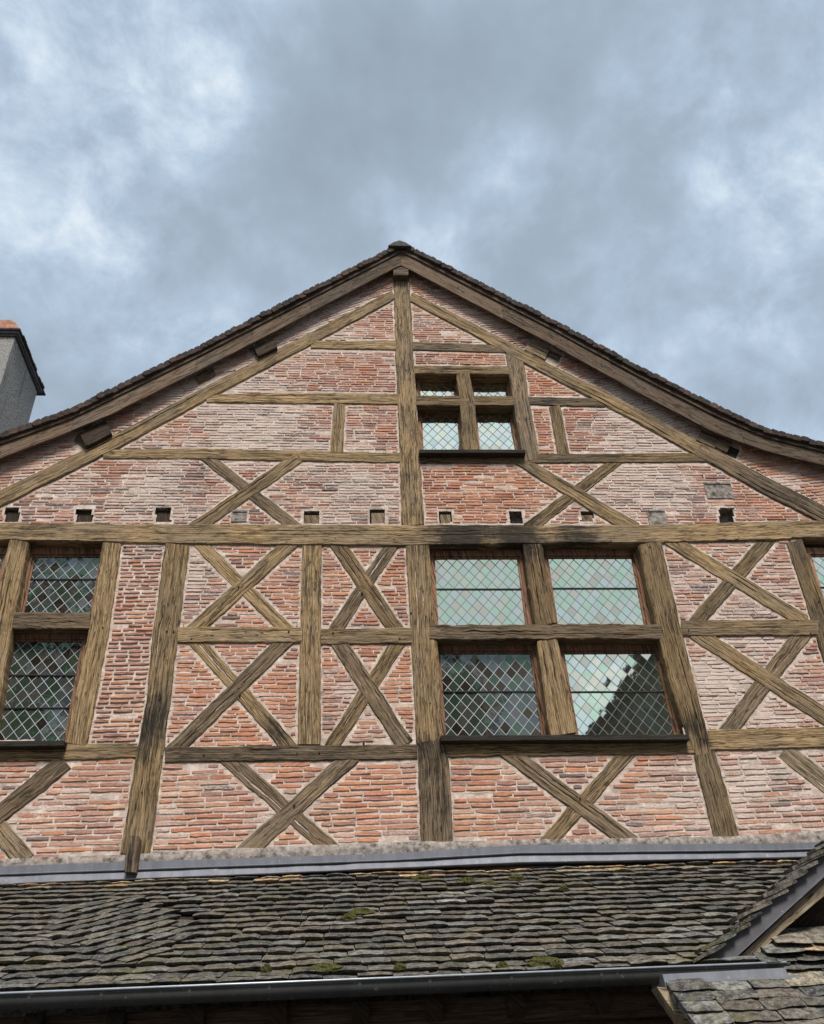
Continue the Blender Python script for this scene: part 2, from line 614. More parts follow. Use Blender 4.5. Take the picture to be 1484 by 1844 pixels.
def timber(name, pts, proud=.03, back=.27, mat=None, gap=1.2, obst=True, crack=None, yplane=None, parent=None, rough=1.0, label=None, ext=None):
    """one hewn timber: centre line and widths surveyed on the wall; uneven faces, waney edges, drying checks"""
    TSEED[0] += 1
    sd_ = TSEED[0] * 7.31
    yp = -(proud * .62 if proud < .07 else proud) if yplane is None else yplane
    P = np.array([(p[0], p[1]) for p in pts], float)
    Wd = np.array([p[2] for p in pts], float)
    n = len(P)
    if ext:
        for e_, i0, i1 in ((ext[0], 0, 1), (ext[1], -1, -2)):
            dd_ = P[i0] - P[i1]
            P[i0] = P[i0] + dd_ / np.hypot(*dd_) * e_
    T = np.zeros_like(P)
    for i in range(n):
        a = P[max(i - 1, 0)]
        b = P[min(i + 1, n - 1)]
        T[i] = (b - a) / np.hypot(*(b - a))
    N = np.stack([T[:, 1], -T[:, 0]], 1)

    def edge(k, extra=0):
        return np.array([W(*(P[i] + k * N[i] * (Wd[i] / 2 + extra)), yp) for i in range(n)])
    L, R = edge(1), edge(-1)
    if obst:
        Lg, Rg = edge(1, gap), edge(-1, gap)
        for i in range(n - 1):
            OBST.append([tuple(Lg[i]), tuple(Lg[i + 1]), tuple(Rg[i + 1]), tuple(Rg[i])])
    C = (L + R) / 2
    seg = np.hypot(*np.diff(C, axis=0).T)
    S = np.concatenate([[0], np.cumsum(seg)])
    ns = max(4, int(S[-1] / .035) + 1)
    ss = np.linspace(0, S[-1], ns)
    Li = np.stack([np.interp(ss, S, L[:, k]) for k in (0, 1)], 1)
    Ri = np.stack([np.interp(ss, S, R[:, k]) for k in (0, 1)], 1)
    wmean = np.hypot(*(L - R).T).mean()
    r = random.Random(TSEED[0] * 13 + 5)
    ncr = crack if crack is not None else (2 if wmean > .2 else 1) if S[-1] > .5 else 0
    crs = []
    for k in range(ncr):
        tc = r.uniform(.22, .78)
        if all(abs(tc - c[0]) > .16 for c in crs):
            crs.append((tc, r.uniform(0, .5) * S[-1], r.uniform(.45, 1.0) * S[-1], r.uniform(.0045, .0125), r.uniform(0, 99)))
    ch = min(.012 / wmean, .12)
    cols = [('b', 0.0), ('e', 0.0), ('f', ch)]
    base = [.2, .36, .5, .64, .8]
    mids = [('f', t) for t in base if all(abs(t - c[0]) > .09 for c in crs)]
    for i, c in enumerate(crs):
        mids += [('c', c[0] - 1e-3, i, -1), ('c', c[0], i, 0), ('c', c[0] + 1e-3, i, 1)]
    mids.sort(key=lambda q: q[1])
    cols += mids + [('f', 1 - ch), ('e', 1.0), ('b', 1.0)]
    nc = len(cols)
    cx, cz = C.mean(0)
    vv, uv, stn = [], [], []
    uo, vo = r.uniform(0, 60), r.uniform(0, 60)
    for i in range(ns):
        s = ss[i]
        a, b = Li[i], Ri[i]
        wv = (b - a)
        wl = math.hypot(*wv)
        wu = wv / wl
        ea = rough * (.011 * nz(s * 3.5, sd_) + .008 * nz(s * 15, sd_ + 3))
        eb = rough * (.011 * nz(s * 3.5, sd_ + 50) + .008 * nz(s * 15, sd_ + 53))
        a2 = a + wu * ea
        b2 = b + wu * eb
        bow = .004 * nz(s * 1.2, sd_ + 9)
        for c in cols:
            t = c[1]
            y = yp + bow
            if c[0] == 'b':
                y = back
            elif c[0] == 'e':
                y = yp + .012 + .006 * nz(s * 9, sd_ + t * 40) * rough
            elif c[0] == 'f':
                y += rough * (.004 * nz(s * 6, t * 9 + sd_) + .0025 * nz(s * 26, t * 30, sd_))
            elif c[0] == 'c':
                tc, s0, s1, hw, q = crs[c[2]]
                fade = max(0., min(1., (s - s0) / .15, (s1 - s) / .15)) if s1 > s0 else 0
                fade *= .6 + .9 * abs(nz(s * 3, q, 7))
                wob = .06 * nz(s * 1.6, q) + .02 * nz(s * 7, q)
                t = tc + wob + c[3] * (hw * max(fade, .12) / wl)
                y += .004 * nz(s * 6, t * 9 + sd_)
                if c[3] == 0:
                    y += .05 * fade
            p = a2 + (b2 - a2) * t
            vv.append((p[0] - cx, y, p[1] - cz))
            uv.append((s + uo, t * wl + vo + (0 if c[0] != 'b' else (-.27 if t < .5 else .27))))
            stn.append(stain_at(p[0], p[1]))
    fs = []
    for i in range(ns - 1):
        for j in range(nc - 1):
            fs.append((i * nc + j, (i + 1) * nc + j, (i + 1) * nc + j + 1, i * nc + j + 1))
    fs.append(tuple(range(nc - 1, -1, -1)))
    fs.append(tuple((ns - 1) * nc + j for j in range(nc)))
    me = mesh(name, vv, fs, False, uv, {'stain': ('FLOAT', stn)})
    fix_normals(me)
    o = link(name, me, mat or M_OAK, parent or house, Matrix.Translation((cx, 0, cz)))
    if label:
        o['label'] = label
    return o


# main horizontal beams
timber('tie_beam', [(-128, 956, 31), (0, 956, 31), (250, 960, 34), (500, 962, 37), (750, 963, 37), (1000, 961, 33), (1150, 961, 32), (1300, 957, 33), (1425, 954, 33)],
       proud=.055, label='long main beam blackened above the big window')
timber('tie_beam', [(1419, 953, 32), (1604, 949, 32)], proud=.05)
timber('sill_beam', [(-185, 1356, 33), (120, 1354, 31), (247, 1351, 26)], proud=.035, mat=M_OAK)
timber('sill_beam', [(297, 1359, 28), (520, 1356, 28), (752, 1353, 27)], proud=.035, mat=M_OAKG)
timber('sill_beam', [(797, 1349, 28), (1000, 1347, 27), (1263, 1343, 30)], proud=.03)
timber('sill_beam', [(1276, 1333, 37), (1690, 1321, 37)], proud=.04)
timber('rail', [(186, 817, 17), (350, 816, 19), (480, 819, 20), (724, 824, 18)], proud=.03)
timber('rail', [(968, 825, 17), (1292, 823, 17)], proud=.03)
timber('rail', [(752, 827, 15), (969, 826, 16)], proud=.028)
timber('rail', [(372, 717, 14), (480, 716, 20), (722, 718, 20)], proud=.032)
timber('rail', [(950, 721, 15), (1090, 725, 16)], proud=.028, mat=M_OAKG)
timber('rail', [(560, 620, 14), (716, 621, 18)], proud=.028)
timber('rail', [(740, 622, 16), (908, 628, 14)], proud=.028, mat=M_OAKG)
timber('lintel', [(746, 665, 15), (924, 667, 15)], proud=.03)
timber('rail', [(320, 1143, 29), (543, 1142, 29)], proud=.042)
timber('rail', [(578, 1146, 28), (743, 1144, 29)], proud=.042)
timber('rail', [(1227, 1131, 29), (1474, 1129, 29)], proud=.042)
# posts
timber('king_post', [(721, 478, 26), (723, 500, 28), (728, 622, 32), (735, 757, 34), (738, 824, 36), (744, 945, 41)], proud=.046)
timber('post', [(752, 980, 43), (761, 1136, 42), (773, 1338, 46)], proud=.040)
timber('post', [(776, 1334, 48), (781, 1375, 56), (787, 1519, 58)], proud=.046, mat=M_OAKG)
timber('post', [(319, 980, 43), (299, 1136, 46), (284, 1270, 43), (267, 1370, 48), (243, 1540, 53)], proud=.046, label='long leaning post with blackened foot')
timber('post_foot', [(240, 1505, 21), (235, 1570, 22)], proud=.185, back=.0, mat=M_OAKG, obst=False)
timber('post', [(562, 980, 35), (559, 1136, 37), (557, 1340, 42)], proud=.036)
timber('post', [(202, 974, 34), (178, 1136, 37), (137, 1340, 40)], proud=.038)
timber('mullion', [(34, 973, 35), (8, 1100, 38), (-30, 1310, 40), (-36, 1340, 40)], proud=.036)
timber('post', [(1170, 977, 42), (1203, 1122, 43), (1228, 1225, 43), (1254, 1314, 38), (1268, 1358, 28)], proud=.044)
timber('post', [(1269, 1356, 40), (1311, 1514, 46)], proud=.04)
timber('post', [(1431, 974, 28), (1466, 1076, 32), (1500, 1180, 36), (1545, 1320, 40)], proud=.04)
timber('mullion', [(957, 973, 34), (984, 1124, 40)], proud=.034)
timber('mullion', [(986, 1151, 37), (1015, 1322, 48)], proud=.034)
timber('transom', [(774, 1138, 28), (1192, 1136, 27)], proud=.05, mat=M_OAKG, rough=1.6)
timber('transom', [(12, 1117, 31), (162, 1117, 29)], proud=.03, mat=M_OAKG, rough=1.6)
timber('transom', [(-160, 1117, 31), (-10, 1117, 31)], proud=.03, mat=M_OAKG)
timber('jamb_block', [(782, 1153, 13), (787, 1331, 19)], proud=.03)
timber('post', [(926, 634, 30), (939, 722, 29), (958, 828, 30)], proud=.036, mat=M_OAKG)
timber('mullion', [(834, 672, 24), (842, 722, 26), (848, 810, 30)], proud=.036)
timber('transom', [(750, 721, 19), (932, 721, 18)], proud=.03)
timber('stud', [(612, 727, 21), (606, 814, 23)], proud=.03)
timber('stud', [(999, 731, 20), (1015, 818, 22)], proud=.03)
# rafters of the gable frame
timber('rafter', [(709, 530, 17), (500, 640, 21), (337, 725, 23), (202, 798, 25), (0, 897, 27), (-110, 950, 28)], proud=.042)
timber('rafter', [(739, 533, 16), (850, 590, 19), (984, 663, 21), (1085, 714, 22), (1173, 761, 23), (1275, 818, 24)], proud=.042)
timber('rafter', [(1258, 806, 26), (1388, 878, 29), (1484, 926, 30), (1600, 985, 31)], proud=.046, mat=M_OAKG)
# crossed braces: (over, under)
XB = [([(526, 831, 22), (360, 944, 24)], [(378, 828, 20), (525, 944, 24)]),
      ([(947, 835, 20), (1131, 945, 27)], [(1101, 837, 20), (963, 943, 24)]),
      ([(518, 982, 27), (355, 1129, 27)], [(363, 982, 25), (511, 1129, 25)]),
      ([(609, 982, 27), (712, 1131, 28)], [(705, 982, 25), (606, 1131, 25)]),
      ([(510, 1157, 28), (318, 1346, 28)], [(356, 1157, 28), (518, 1342, 29)]),
      ([(612, 1160, 29), (729, 1339, 31)], [(715, 1160, 27), (599, 1342, 27)]),
      ([(626, 1368, 30), (446, 1531, 33)], [(416, 1371, 31), (592, 1525, 31)]),
      ([(922, 1359, 30), (1129, 1511, 31)], [(1128, 1359, 29), (991, 1511, 30)]),
      ([(1218, 978, 25), (1436, 1111, 25)], [(1382, 973, 28), (1256, 1118, 28)]),
      ([(1264, 1146, 28), (1484, 1288, 29), (1560, 1338, 29)], [(1444, 1143, 33), (1315, 1312, 33)])]
for i, (a, b) in enumerate(XB):
    timber('brace', b, proud=.016, mat=M_OAK if i % 3 else M_OAKG, crack=1, ext=(16, 16))
    timber('brace', a, proud=.026, ext=(16, 2 if i == 5 else 16), mat=M_OAKG if i in (4, 5, 6, 7) else M_OAK)
timber('brace', [(117, 1370, 32), (0, 1464, 33), (-60, 1512, 33)], proud=.034, mat=M_OAKG)
timber('brace', [(-20, 1474, 38), (47, 1550, 40)], proud=.02, mat=M_OAKG)
timber('brace', [(1412, 1350, 33), (1600, 1500, 34)], proud=.012, mat=M_PALEWOOD)

# oak pegs and empty peg holes at the joints
for (px, py) in ((267, 1318), (256, 1427), (313, 1138), (287, 1260), (300, 1137), (367, 1359), (604, 970), (516, 976), (710, 972), (740, 1104), (775, 1266), (778, 1105), (1262, 1330), (1475, 1083),
                 (575, 1355), (535, 1357), (652, 1068), (655, 1338), (225, 985), (350, 974), (148, 975), (1436, 1117), (1460, 1140), (1266, 855), (735, 833), (742, 830), (566, 1060), (1192, 1135), (1240, 1135),
                 (1100, 975), (1330, 968), (430, 1057), (432, 1252), (530, 1450), (1045, 1437), (345, 1150), (520, 1137), (600, 1140), (720, 1150), (185, 1130), (1170, 985), (957, 985)):
    b = MB()
    x, z = W(px, py, -.03)
    k = rnd.uniform(.007, .012)
    b.prism([(x + k * math.cos(a * .785), z + k * math.sin(a * .785)) for a in range(8)], -.0365, .02)
    o = b.build('peg', M_SILL, house, uv=[(v[0], v[2]) for v in b.v])
    fix_normals(o.data)

# purlin ends that stick out under the verge
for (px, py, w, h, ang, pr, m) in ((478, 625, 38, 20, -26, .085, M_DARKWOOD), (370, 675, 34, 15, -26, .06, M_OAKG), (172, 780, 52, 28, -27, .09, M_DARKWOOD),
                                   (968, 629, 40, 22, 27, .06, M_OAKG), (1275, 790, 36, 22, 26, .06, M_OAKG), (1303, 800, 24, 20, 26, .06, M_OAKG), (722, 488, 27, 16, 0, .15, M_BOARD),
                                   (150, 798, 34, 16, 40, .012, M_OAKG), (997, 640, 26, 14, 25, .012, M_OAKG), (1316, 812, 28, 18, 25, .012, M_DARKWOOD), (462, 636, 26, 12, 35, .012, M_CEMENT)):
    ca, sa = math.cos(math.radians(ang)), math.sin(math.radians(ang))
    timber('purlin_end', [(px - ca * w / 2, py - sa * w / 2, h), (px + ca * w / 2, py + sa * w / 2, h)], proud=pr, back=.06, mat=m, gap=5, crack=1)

# openings for the windows (XZ quads in the wall plane)
OPEN_PX = [[(760, 975), (1165, 975), (1235, 1330), (780, 1330)], [(-120, 973), (196, 973), (136, 1334), (-200, 1334)],
           [(748, 672), (925, 672), (950, 812), (752, 812)], [(1446, 972), (1660, 970), (1700, 1130), (1484, 1130)]]
OPENINGS = [[W(*p) for p in q] for q in OPEN_PX]
OBST += OPENINGS
HOLES_PX = [(22, 927, 26, 24, 1), (152, 928, 29, 25, 1), (294, 927, 27, 24, 1), (561, 932, 30, 22, 2), (680, 930, 27, 26, 2), (802, 931, 21, 22, 2), (929, 931, 24, 22, 0),
            (1183, 933, 26, 27, 3), (1308, 929, 26, 26, 0), (1294, 884, 40, 28, 3), (1057, 931, 22, 20, 2), (431, 930, 26, 20, 3)]
HOLES = []
for (px, py, w, h, kind) in HOLES_PX:
    q = [W(px - w / 2, py - h / 2), W(px + w / 2, py - h / 2), W(px + w / 2, py + h / 2), W(px - w / 2, py + h / 2)]
    HOLES.append((q, kind))
    g_ = 2
    OBST.append([W(px - w / 2 - g_, py - h / 2 - g_), W(px + w / 2 + g_, py - h / 2 - g_), W(px + w / 2 + g_, py + h / 2 + g_), W(px - w / 2 - g_, py + h / 2 + g_)])
# cement band at the foot of the wall
CEM_TOP = [(-120, 1553), (0, 1549), (240, 1540), (440, 1529), (600, 1523), (700, 1519), (1000, 1513), (1310, 1508), (1484, 1497), (1620, 1490)]

# ---- roof edge lines (surveyed on the plane of the bargeboards)
YB = -.16
LTOP = [(-230, 878), (-130, 841), (-60, 817), (0, 797), (130, 751), (200, 716), (354, 640), (500, 565), (709, 458), (721, 452)]
LBOT = [(-230, 911), (-130, 874), (-60, 850), (0, 825), (130, 775), (200, 746), (354, 669), (500, 594), (709, 484), (721, 478)]
RTOP = [(721, 452), (738, 457), (984, 584), (1152, 675), (1287, 744), (1354, 775), (1382, 786), (1484, 811), (1620, 836), (1730, 855)]
RBOT = [(721, 478), (738, 485), (984, 615), (1152, 708), (1287, 779), (1354, 803), (1382, 813), (1484, 838), (1620, 862), (1730, 881)]
LT = [W(*p, YB) for p in LTOP]
LB = [W(*p, YB) for p in LBOT]
RT = [W(*p, YB) for p in RTOP]
RB = [W(*p, YB) for p in RBOT]
ROOFX = [p[0] for p in LT] + [p[0] for p in RT[1:]]
ROOFZ = [p[1] for p in LT] + [p[1] for p in RT[1:]]


def roof_z(x):
    return float(np.interp(x, ROOFX, ROOFZ))


XMIN, XMAX = W(-135, 950)[0], W(1610, 950)[0]
for (xa_, xb_) in ((XMIN - 9, XMIN + .03), (XMAX - .03, XMAX + 9)):
    OBST.append([(xa_, 0), (xb_, 0), (xb_, 30), (xa_, 30)])
ZFOOT = W(700, 1560)[1]

# ---- mortar wall sheet, lumpy, with the openings cut out
CELL = .03


def in_quad(q, x, z):
    s = 0
    for i in range(len(q)):
        ax, az = q[i]
        bx, bz = q[(i + 1) % len(q)]
        c = (bx - ax) * (z - az) - (bz - az) * (x - ax)
        if c == 0:
            continue
        if s == 0:
            s = 1 if c > 0 else -1
        elif (c > 0) != (s > 0):
            return False
    return True


def wall_y(x, z):
    return -.0045 * nz(x * 2.3, z * 3.1, 4) - .004 * nz(x * 9, z * 13, 8) - .003 * nz(x * 26, z * 34, 2)


def build_wall():
    nx = int((XMAX - XMIN) / CELL)
    z0 = ZFOOT - .45
    nzz = int((max(ROOFZ) - z0) / CELL)
    idx = {}
    vv, fs = [], []

    def vid(i, j):
        k = (i, j)
        if k not in idx:
            x, z = XMIN + i * CELL, z0 + j * CELL
            x += .008 * nz(x * 31, z * 31, 1)
            z += .008 * nz(x * 31, z * 31, 5)
            idx[k] = len(vv)
            vv.append((x, wall_y(x, z), z))
        return idx[k]
    cut = OPENINGS + [h[0] for h in HOLES if h[1] != 3]
    bbs = [(min(p[0] for p in q), max(p[0] for p in q), min(p[1] for p in q), max(p[1] for p in q)) for q in cut]
    for i in range(nx):
        x = XMIN + (i + .5) * CELL
        zr = roof_z(x) + .02
        for j in range(nzz):
            z = z0 + (j + .5) * CELL
            if z > zr:
                break
            if any(bb[0] < x < bb[1] and bb[2] < z < bb[3] and in_quad(q, x, z) for q, bb in zip(cut, bbs)):
                continue
            fs.append((vid(i, j), vid(i + 1, j), vid(i + 1, j + 1), vid(i, j + 1)))
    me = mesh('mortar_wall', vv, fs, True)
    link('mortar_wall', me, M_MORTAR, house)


build_wall()

# back-up masonry behind (keeps light out), and putlog holes
mb = MB()
poly = [(XMIN, 0), (XMAX, 0), (XMAX, roof_z(XMAX))] + [(x, roof_z(x)) for x in ROOFX[::-1] if XMIN < x < XMAX] + [(XMIN, roof_z(XMIN))]
mb.prism(poly, .45, .6)
mb.box((XMIN, -.02, 0), (XMAX, .449, ZFOOT - .40))
mb.build('inner_wall', M_CEMENT, house)
for q, kind in HOLES:
    x0, x1 = min(p[0] for p in q), max(p[0] for p in q)
    z0, z1 = min(p[1] for p in q), max(p[1] for p in q)
    b = MB()
    e = .03
    d = .14
    if kind == 3:
        b.box((x0, -.016, z0), (x1, .01, z1))
        b.box((x0 + .02, -.028, z1 - .03), (x1, .01, z1))
        b.build('putlog_plug', M_CEMENT, house)
        continue
    b.box((x0 - e, .012, z1), (x1 + e, d, z1 + e))
    b.box((x0 - e, .012, z0 - e), (x1 + e, d, z0))
    b.box((x0 - e, .012, z0), (x0, d, z1))
    b.box((x1, .012, z0), (x1 + e, d, z1))
    b.box((x0 - e, d, z0 - e), (x1 + e, d + .02, z1 + e))
    b.build('putlog_hole', M_CEMENT, house)
    if kind in (1, 2):
        b = MB()
        dy = .02 if kind == 2 else .05
        b.box((x0 + .02, dy, z0 + .004), (x1 - .015, .13, z1 - (.05 if kind == 2 else .03)))
        b.build('putlog_end', M_OAKG if kind == 2 else M_DARKWOOD, house, uv=[(v[0] * .4 + v[2] + x0, v[2] * .3 + v[0]) for v in b.v])

# ---- bricks: laid course by course between the timbers
zones_col = [  # centre px, radius px, orange weight, lime weight
    (870, 890, 95, 1.0, -.35), (690, 1040, 50, .9, -.2), (610, 1060, 40, .7, -.1), (720, 1240, 60, .9, -.3), (620, 1250, 40, .1, .4), (410, 1310, 90, .6, -.2),
    (360, 1230, 70, .5, -.05), (480, 1260, 60, .7, -.1), (1000, 790, 40, .8, -.2), (985, 690, 50, .6, -.1), (870, 1440, 80, .5, 0), (630, 1440, 90, .5, 0), (470, 1380, 60, .8, -.2),
    (500, 770, 110, -.4, .45), (280, 900, 110, -.5, .5), (640, 880, 90, -.5, .45), (420, 760, 100, -.3, .35), (570, 680, 110, .15, .05), (1150, 780, 100, -.25, .35), (1160, 880, 110, -.3, .4),
    (350, 1050, 60, -.4, .4), (1330, 1080, 120, -.35, .35), (1290, 1230, 90, -.3, .5), (1430, 1250, 90, -.1, .35), (1380, 1420, 110, -.3, .55), (1200, 1440, 90, .1, .3),
    (110, 1450, 110, .2, .1), (330, 1440, 90, .2, .1), (850, 640, 70, .4, 0), (650, 560, 70, .1, .05), (830, 560, 90, .1, .1), (1400, 870, 100, .4, 0), (310, 700, 60, 0, .4), (570, 570, 60, 0, .4), (880, 570, 60, .1, .35), (1130, 710, 60, 0, .35), (120, 830, 60, .2, .3), (1420, 850, 60, .4, .2), (230, 1100, 90, .15, -.05), (200, 1270, 80, .25, -.1),  # lime along the verge also paints its shaded bricks lighter
    (80, 860, 80, .1, .2), (600, 560, 80, 0, .3), (1200, 740, 80, .1, .15)]
ORANGE = [(.58, .265, .15), (.56, .28, .175), (.60, .32, .19), (.53, .22, .135)]
REDS = [(.52, .275, .19), (.47, .24, .175), (.56, .335, .245), (.44, .235, .185)]
DULL = [(.34, .20, .17), (.29, .175, .16), (.38, .24, .205), (.26, .20, .185), (.41, .28, .24), (.21, .17, .16)]


def brick_tone(x, z, r):
    px, py, _ = pix(x, 0, z)
    o, s = .12, .36
    tw = .0
    for (cx, cy, rad, ow, sw) in zones_col:
        d2 = ((px - cx) ** 2 + (py - cy) ** 2) / (rad * rad)
        if d2 < 4:
            w = math.exp(-d2 * 1.2)
            o += ow * w
            s += sw * w
    o = o + .7 * nz(x * 1.1, z * 1.6, 3) + r.gauss(0, .27)
    s = min(1, max(0, s + .25 * nz(x * 1.7, z * 2.2, 9) + r.gauss(0, .13)))
    c = r.choice(ORANGE) if o > .42 else r.choice(REDS) if o > -.30 else r.choice(DULL)
    k = r.uniform(.80, 1.10)
    return (c[0] * k, c[1] * k, c[2] * k, s)


def brick_variant(seed):
    r = random.Random(seed)
    j = lambda a: r.uniform(-a, a)
    pts = [(-.5 + j(.012), -.42 + j(.08)), (-.2, -.5 + j(.10)), (.18, -.5 + j(.10)), (.5 + j(.012), -.42 + j(.08)),
           (.5 + j(.012), .40 + j(.10)), (.2, .5 + j(.10)), (-.17, .5 + j(.10)), (-.5 + j(.012), .40 + j(.10))]
    v = [(u, .02, w) for u, w in pts]
    v += [(u * (.992), -.55 + j(.15), w * .92) for u, w in pts]
    v += [(u * (.972), -1.0 + j(.25), w * .72) for u, w in pts]
    f = []
    for k in (0, 8):
        for i in range(8):
            i2 = (i + 1) % 8
            f.append((k + i, k + i2, k + 8 + i2, k + 8 + i))
    f.append(tuple(range(16, 24)))
    return v, f


BV = [brick_variant(100 + i) for i in range(14)]


def clip_line(q, o, d):
    """interval of t where o + t d is inside convex polygon q, or None"""
    area = sum(q[i][0] * q[(i + 1) % len(q)][1] - q[(i + 1) % len(q)][0] * q[i][1] for i in range(len(q)))
    sg = 1 if area > 0 else -1
    t0, t1 = -1e9, 1e9
    for i in range(len(q)):
        ax, az = q[i]
        bx, bz = q[(i + 1) % len(q)]
        ex, ez = bx - ax, bz - az
        num = sg * (ex * (o[1] - az) - ez * (o[0] - ax))
        den = sg * (ex * d[1] - ez * d[0])
        if abs(den) < 1e-12:
            if num < 0:
                return None
            continue
        t = -num / den
        if den > 0:
            t0 = max(t0, t)
        else:
            t1 = min(t1, t)
    return (t0, t1) if t1 > t0 else None


BRICKS = []     # (x, z, length, height, angle, colour, proud, variant)


def lay(zone, ang, pitch, hr, lens, seed, style=0, joint=.011):
    r = random.Random(seed)
    ca, sa = math.cos(ang), math.sin(ang)
    d = (ca, sa)
    vs_ = [-p[0] * sa + p[1] * ca for p in zone]
    v = min(vs_) + pitch * .5
    while v < max(vs_):
        h = pitch * hr * r.uniform(.9, 1.08)
        free = None
        for dv in (-.36 * h, 0, .36 * h):
            o = (-sa * (v + dv), ca * (v + dv))
            z = clip_line(zone, o, d)
            iv = [z] if z else []
            for q in OBST:
                c = clip_line(q, o, d)
                if c:
                    nv = []
                    for (a, b) in iv:
                        if c[1] <= a or c[0] >= b:
                            nv.append((a, b))
                        else:
                            if c[0] > a:
                                nv.append((a, c[0]))
                            if c[1] < b:
                                nv.append((c[1], b))
                    iv = nv
            if free is None:
                free = iv
            else:
                nf = []
                for (a, b) in free:
                    for (c0, c1) in iv:
                        lo, hi = max(a, c0), min(b, c1)
                        if hi > lo:
                            nf.append((lo, hi))
                free = nf
        for (a, b) in free:
            t = a + r.uniform(0, .03)
            first = True
            while b - t > .045:
                L = r.uniform(*lens)
                if first:
                    L *= r.uniform(.4, 1)
                    first = False
                if b - (t + L) < .07:
                    L = b - t - r.uniform(0, .025)
                if L > .45:
                    L *= .5
                m = t + L / 2
                vv = v + .010 * nz(m * 1.3, v * 2.0, seed) + r.gauss(0, .0022)
                x, z = m * ca - vv * sa, m * sa + vv * ca
                hh = h * r.uniform(.86, 1.10)
                if r.random() > .025:
                    BRICKS.append((x, z, L - joint * r.uniform(.6, 1.5), hh, ang + r.gauss(0, .012), brick_tone(x, z, r), r.uniform(.004, .013) + (.004 if style == 1 else 0), r.randrange(len(BV))))
                t += L + joint * .5
        v += pitch * r.uniform(.95, 1.05)


def Zq(*pts):
    return [W(*p) for p in pts]


# keep bricks out of the roof and the cement band
for i in range(len(LT) - 1):
    OBST.append([LT[i], LT[i + 1], (LT[i + 1][0], LT[i + 1][1] + 9), (LT[i][0], LT[i][1] + 9)])
for i in range(len(RT) - 1):
    OBST.append([RT[i], RT[i + 1], (RT[i + 1][0], RT[i + 1][1] + 9), (RT[i][0], RT[i][1] + 9)])
ct = [W(*p) for p in CEM_TOP]
for i in range(len(ct) - 1):
    OBST.append([ct[i], ct[i + 1], (ct[i + 1][0], ct[i + 1][1] - 2), (ct[i][0], ct[i][1] - 2)])

BIG = (.20, .36)
# upper gable triangle under the rafters
lay(Zq((-110, 955), (724, 515), (1600, 975), (1600, 990)) + [], 0, .050, .85, (.17, .33), 1)
# lower storeys, split where the panels differ
lay(Zq((-130, 962), (205, 962), (150, 1345), (-190, 1345)), 0, .056, .83, BIG, 2)
lay(Zq((205, 968), (318, 968), (262, 1345), (140, 1345)), math.radians(.5), .0595, .60, (.12, .30), 3, 1, .014)
lay(Zq((318, 968), (560, 968), (560, 1350), (262, 1350)), math.radians(-.5), .055, .84, BIG, 4)
lay(Zq((560, 968), (1170, 968), (1270, 1350), (560, 1350)), 0, .055, .84, BIG, 5)
lay(Zq((1170, 968), (1640, 962), (1700, 1340), (1270, 1345)), math.radians(.8), .054, .85, BIG, 6)
lay(Zq((-190, 1350), (262, 1350), (236, 1600), (-240, 1600)), 0, .0625, .78, (.22, .38), 7)
lay(Zq((262, 1350), (778, 1350), (788, 1600), (236, 1600)), math.radians(.6), .0625, .78, (.22, .38), 8)
lay(Zq((778, 1350), (1270, 1350), (1330, 1600), (788, 1600)), 0, .0625, .78, (.22, .38), 9)
lay(Zq((1270, 1345), (1740, 1335), (1790, 1600), (1330, 1600)), math.radians(1), .0625, .78, (.22, .38), 10)
# strips between rafters and verge, courses tilted with the slope
lay(Zq((-160, 770), (330, 600), (330, 729), (-160, 977)), math.radians(5), .052, .80, (.16, .3), 11)
lay(Zq((330, 600), (480, 530), (480, 651), (330, 729)), math.radians(15), .050, .80, (.14, .28), 12)
lay(Zq((480, 530), (722, 410), (722, 523), (480, 651)), math.radians(27), .048, .80, (.12, .26), 13)
lay(Zq((724, 410), (1000, 540), (1000, 672), (724, 525)), math.radians(6), .050, .80, (.14, .28), 14)
lay(Zq((1000, 540), (1250, 680), (1250, 804), (1000, 672)), math.radians(16), .052, .80, (.14, .28), 15)
lay(Zq((1250, 680), (1640, 820), (1640, 1000), (1250, 804)), math.radians(6), .054, .80, (.16, .3), 16)


def brick_matrix(b):
    x, z, L, h, ang, colr, pr, var = b
    return Matrix.Translation((x, 0, z)) @ Matrix.Rotation(-ang, 4, 'Y') @ Matrix.Diagonal((L, pr, h, 1))


def seen(b):
    px, py, dd = pix(b[0], 0, b[1])
    if not (0 < px < PW and 0 < py < PH):
        return 0
    return b[2] * b[3] / (dd * dd)


order = sorted(range(len(BRICKS)), key=lambda i: -seen(BRICKS[i]))
big = set(order[:300])
bmeshes = []
for v, f in BV:
    bmeshes.append(mesh('brick', v, f))
mb = MB()
cols = []
for i, b in enumerate(BRICKS):
    M = brick_matrix(b)
    if i in big:
        o = link('brick', bmeshes[b[7]], M_BRICK_O, house, M)
        o.color = b[5]
    else:
        v, f = BV[b[7]]
        mb.add([M @ Vector(p) for p in v], f)
        cols += [b[5]] * len(v)
bs = link('brickwork', mesh('brickwork', mb.v, mb.f, False, None, {'bcol': ('FLOAT_COLOR', cols)}), M_BRICK_J, house)
bs['kind'] = 'stuff'
print('bricks', len(BRICKS))

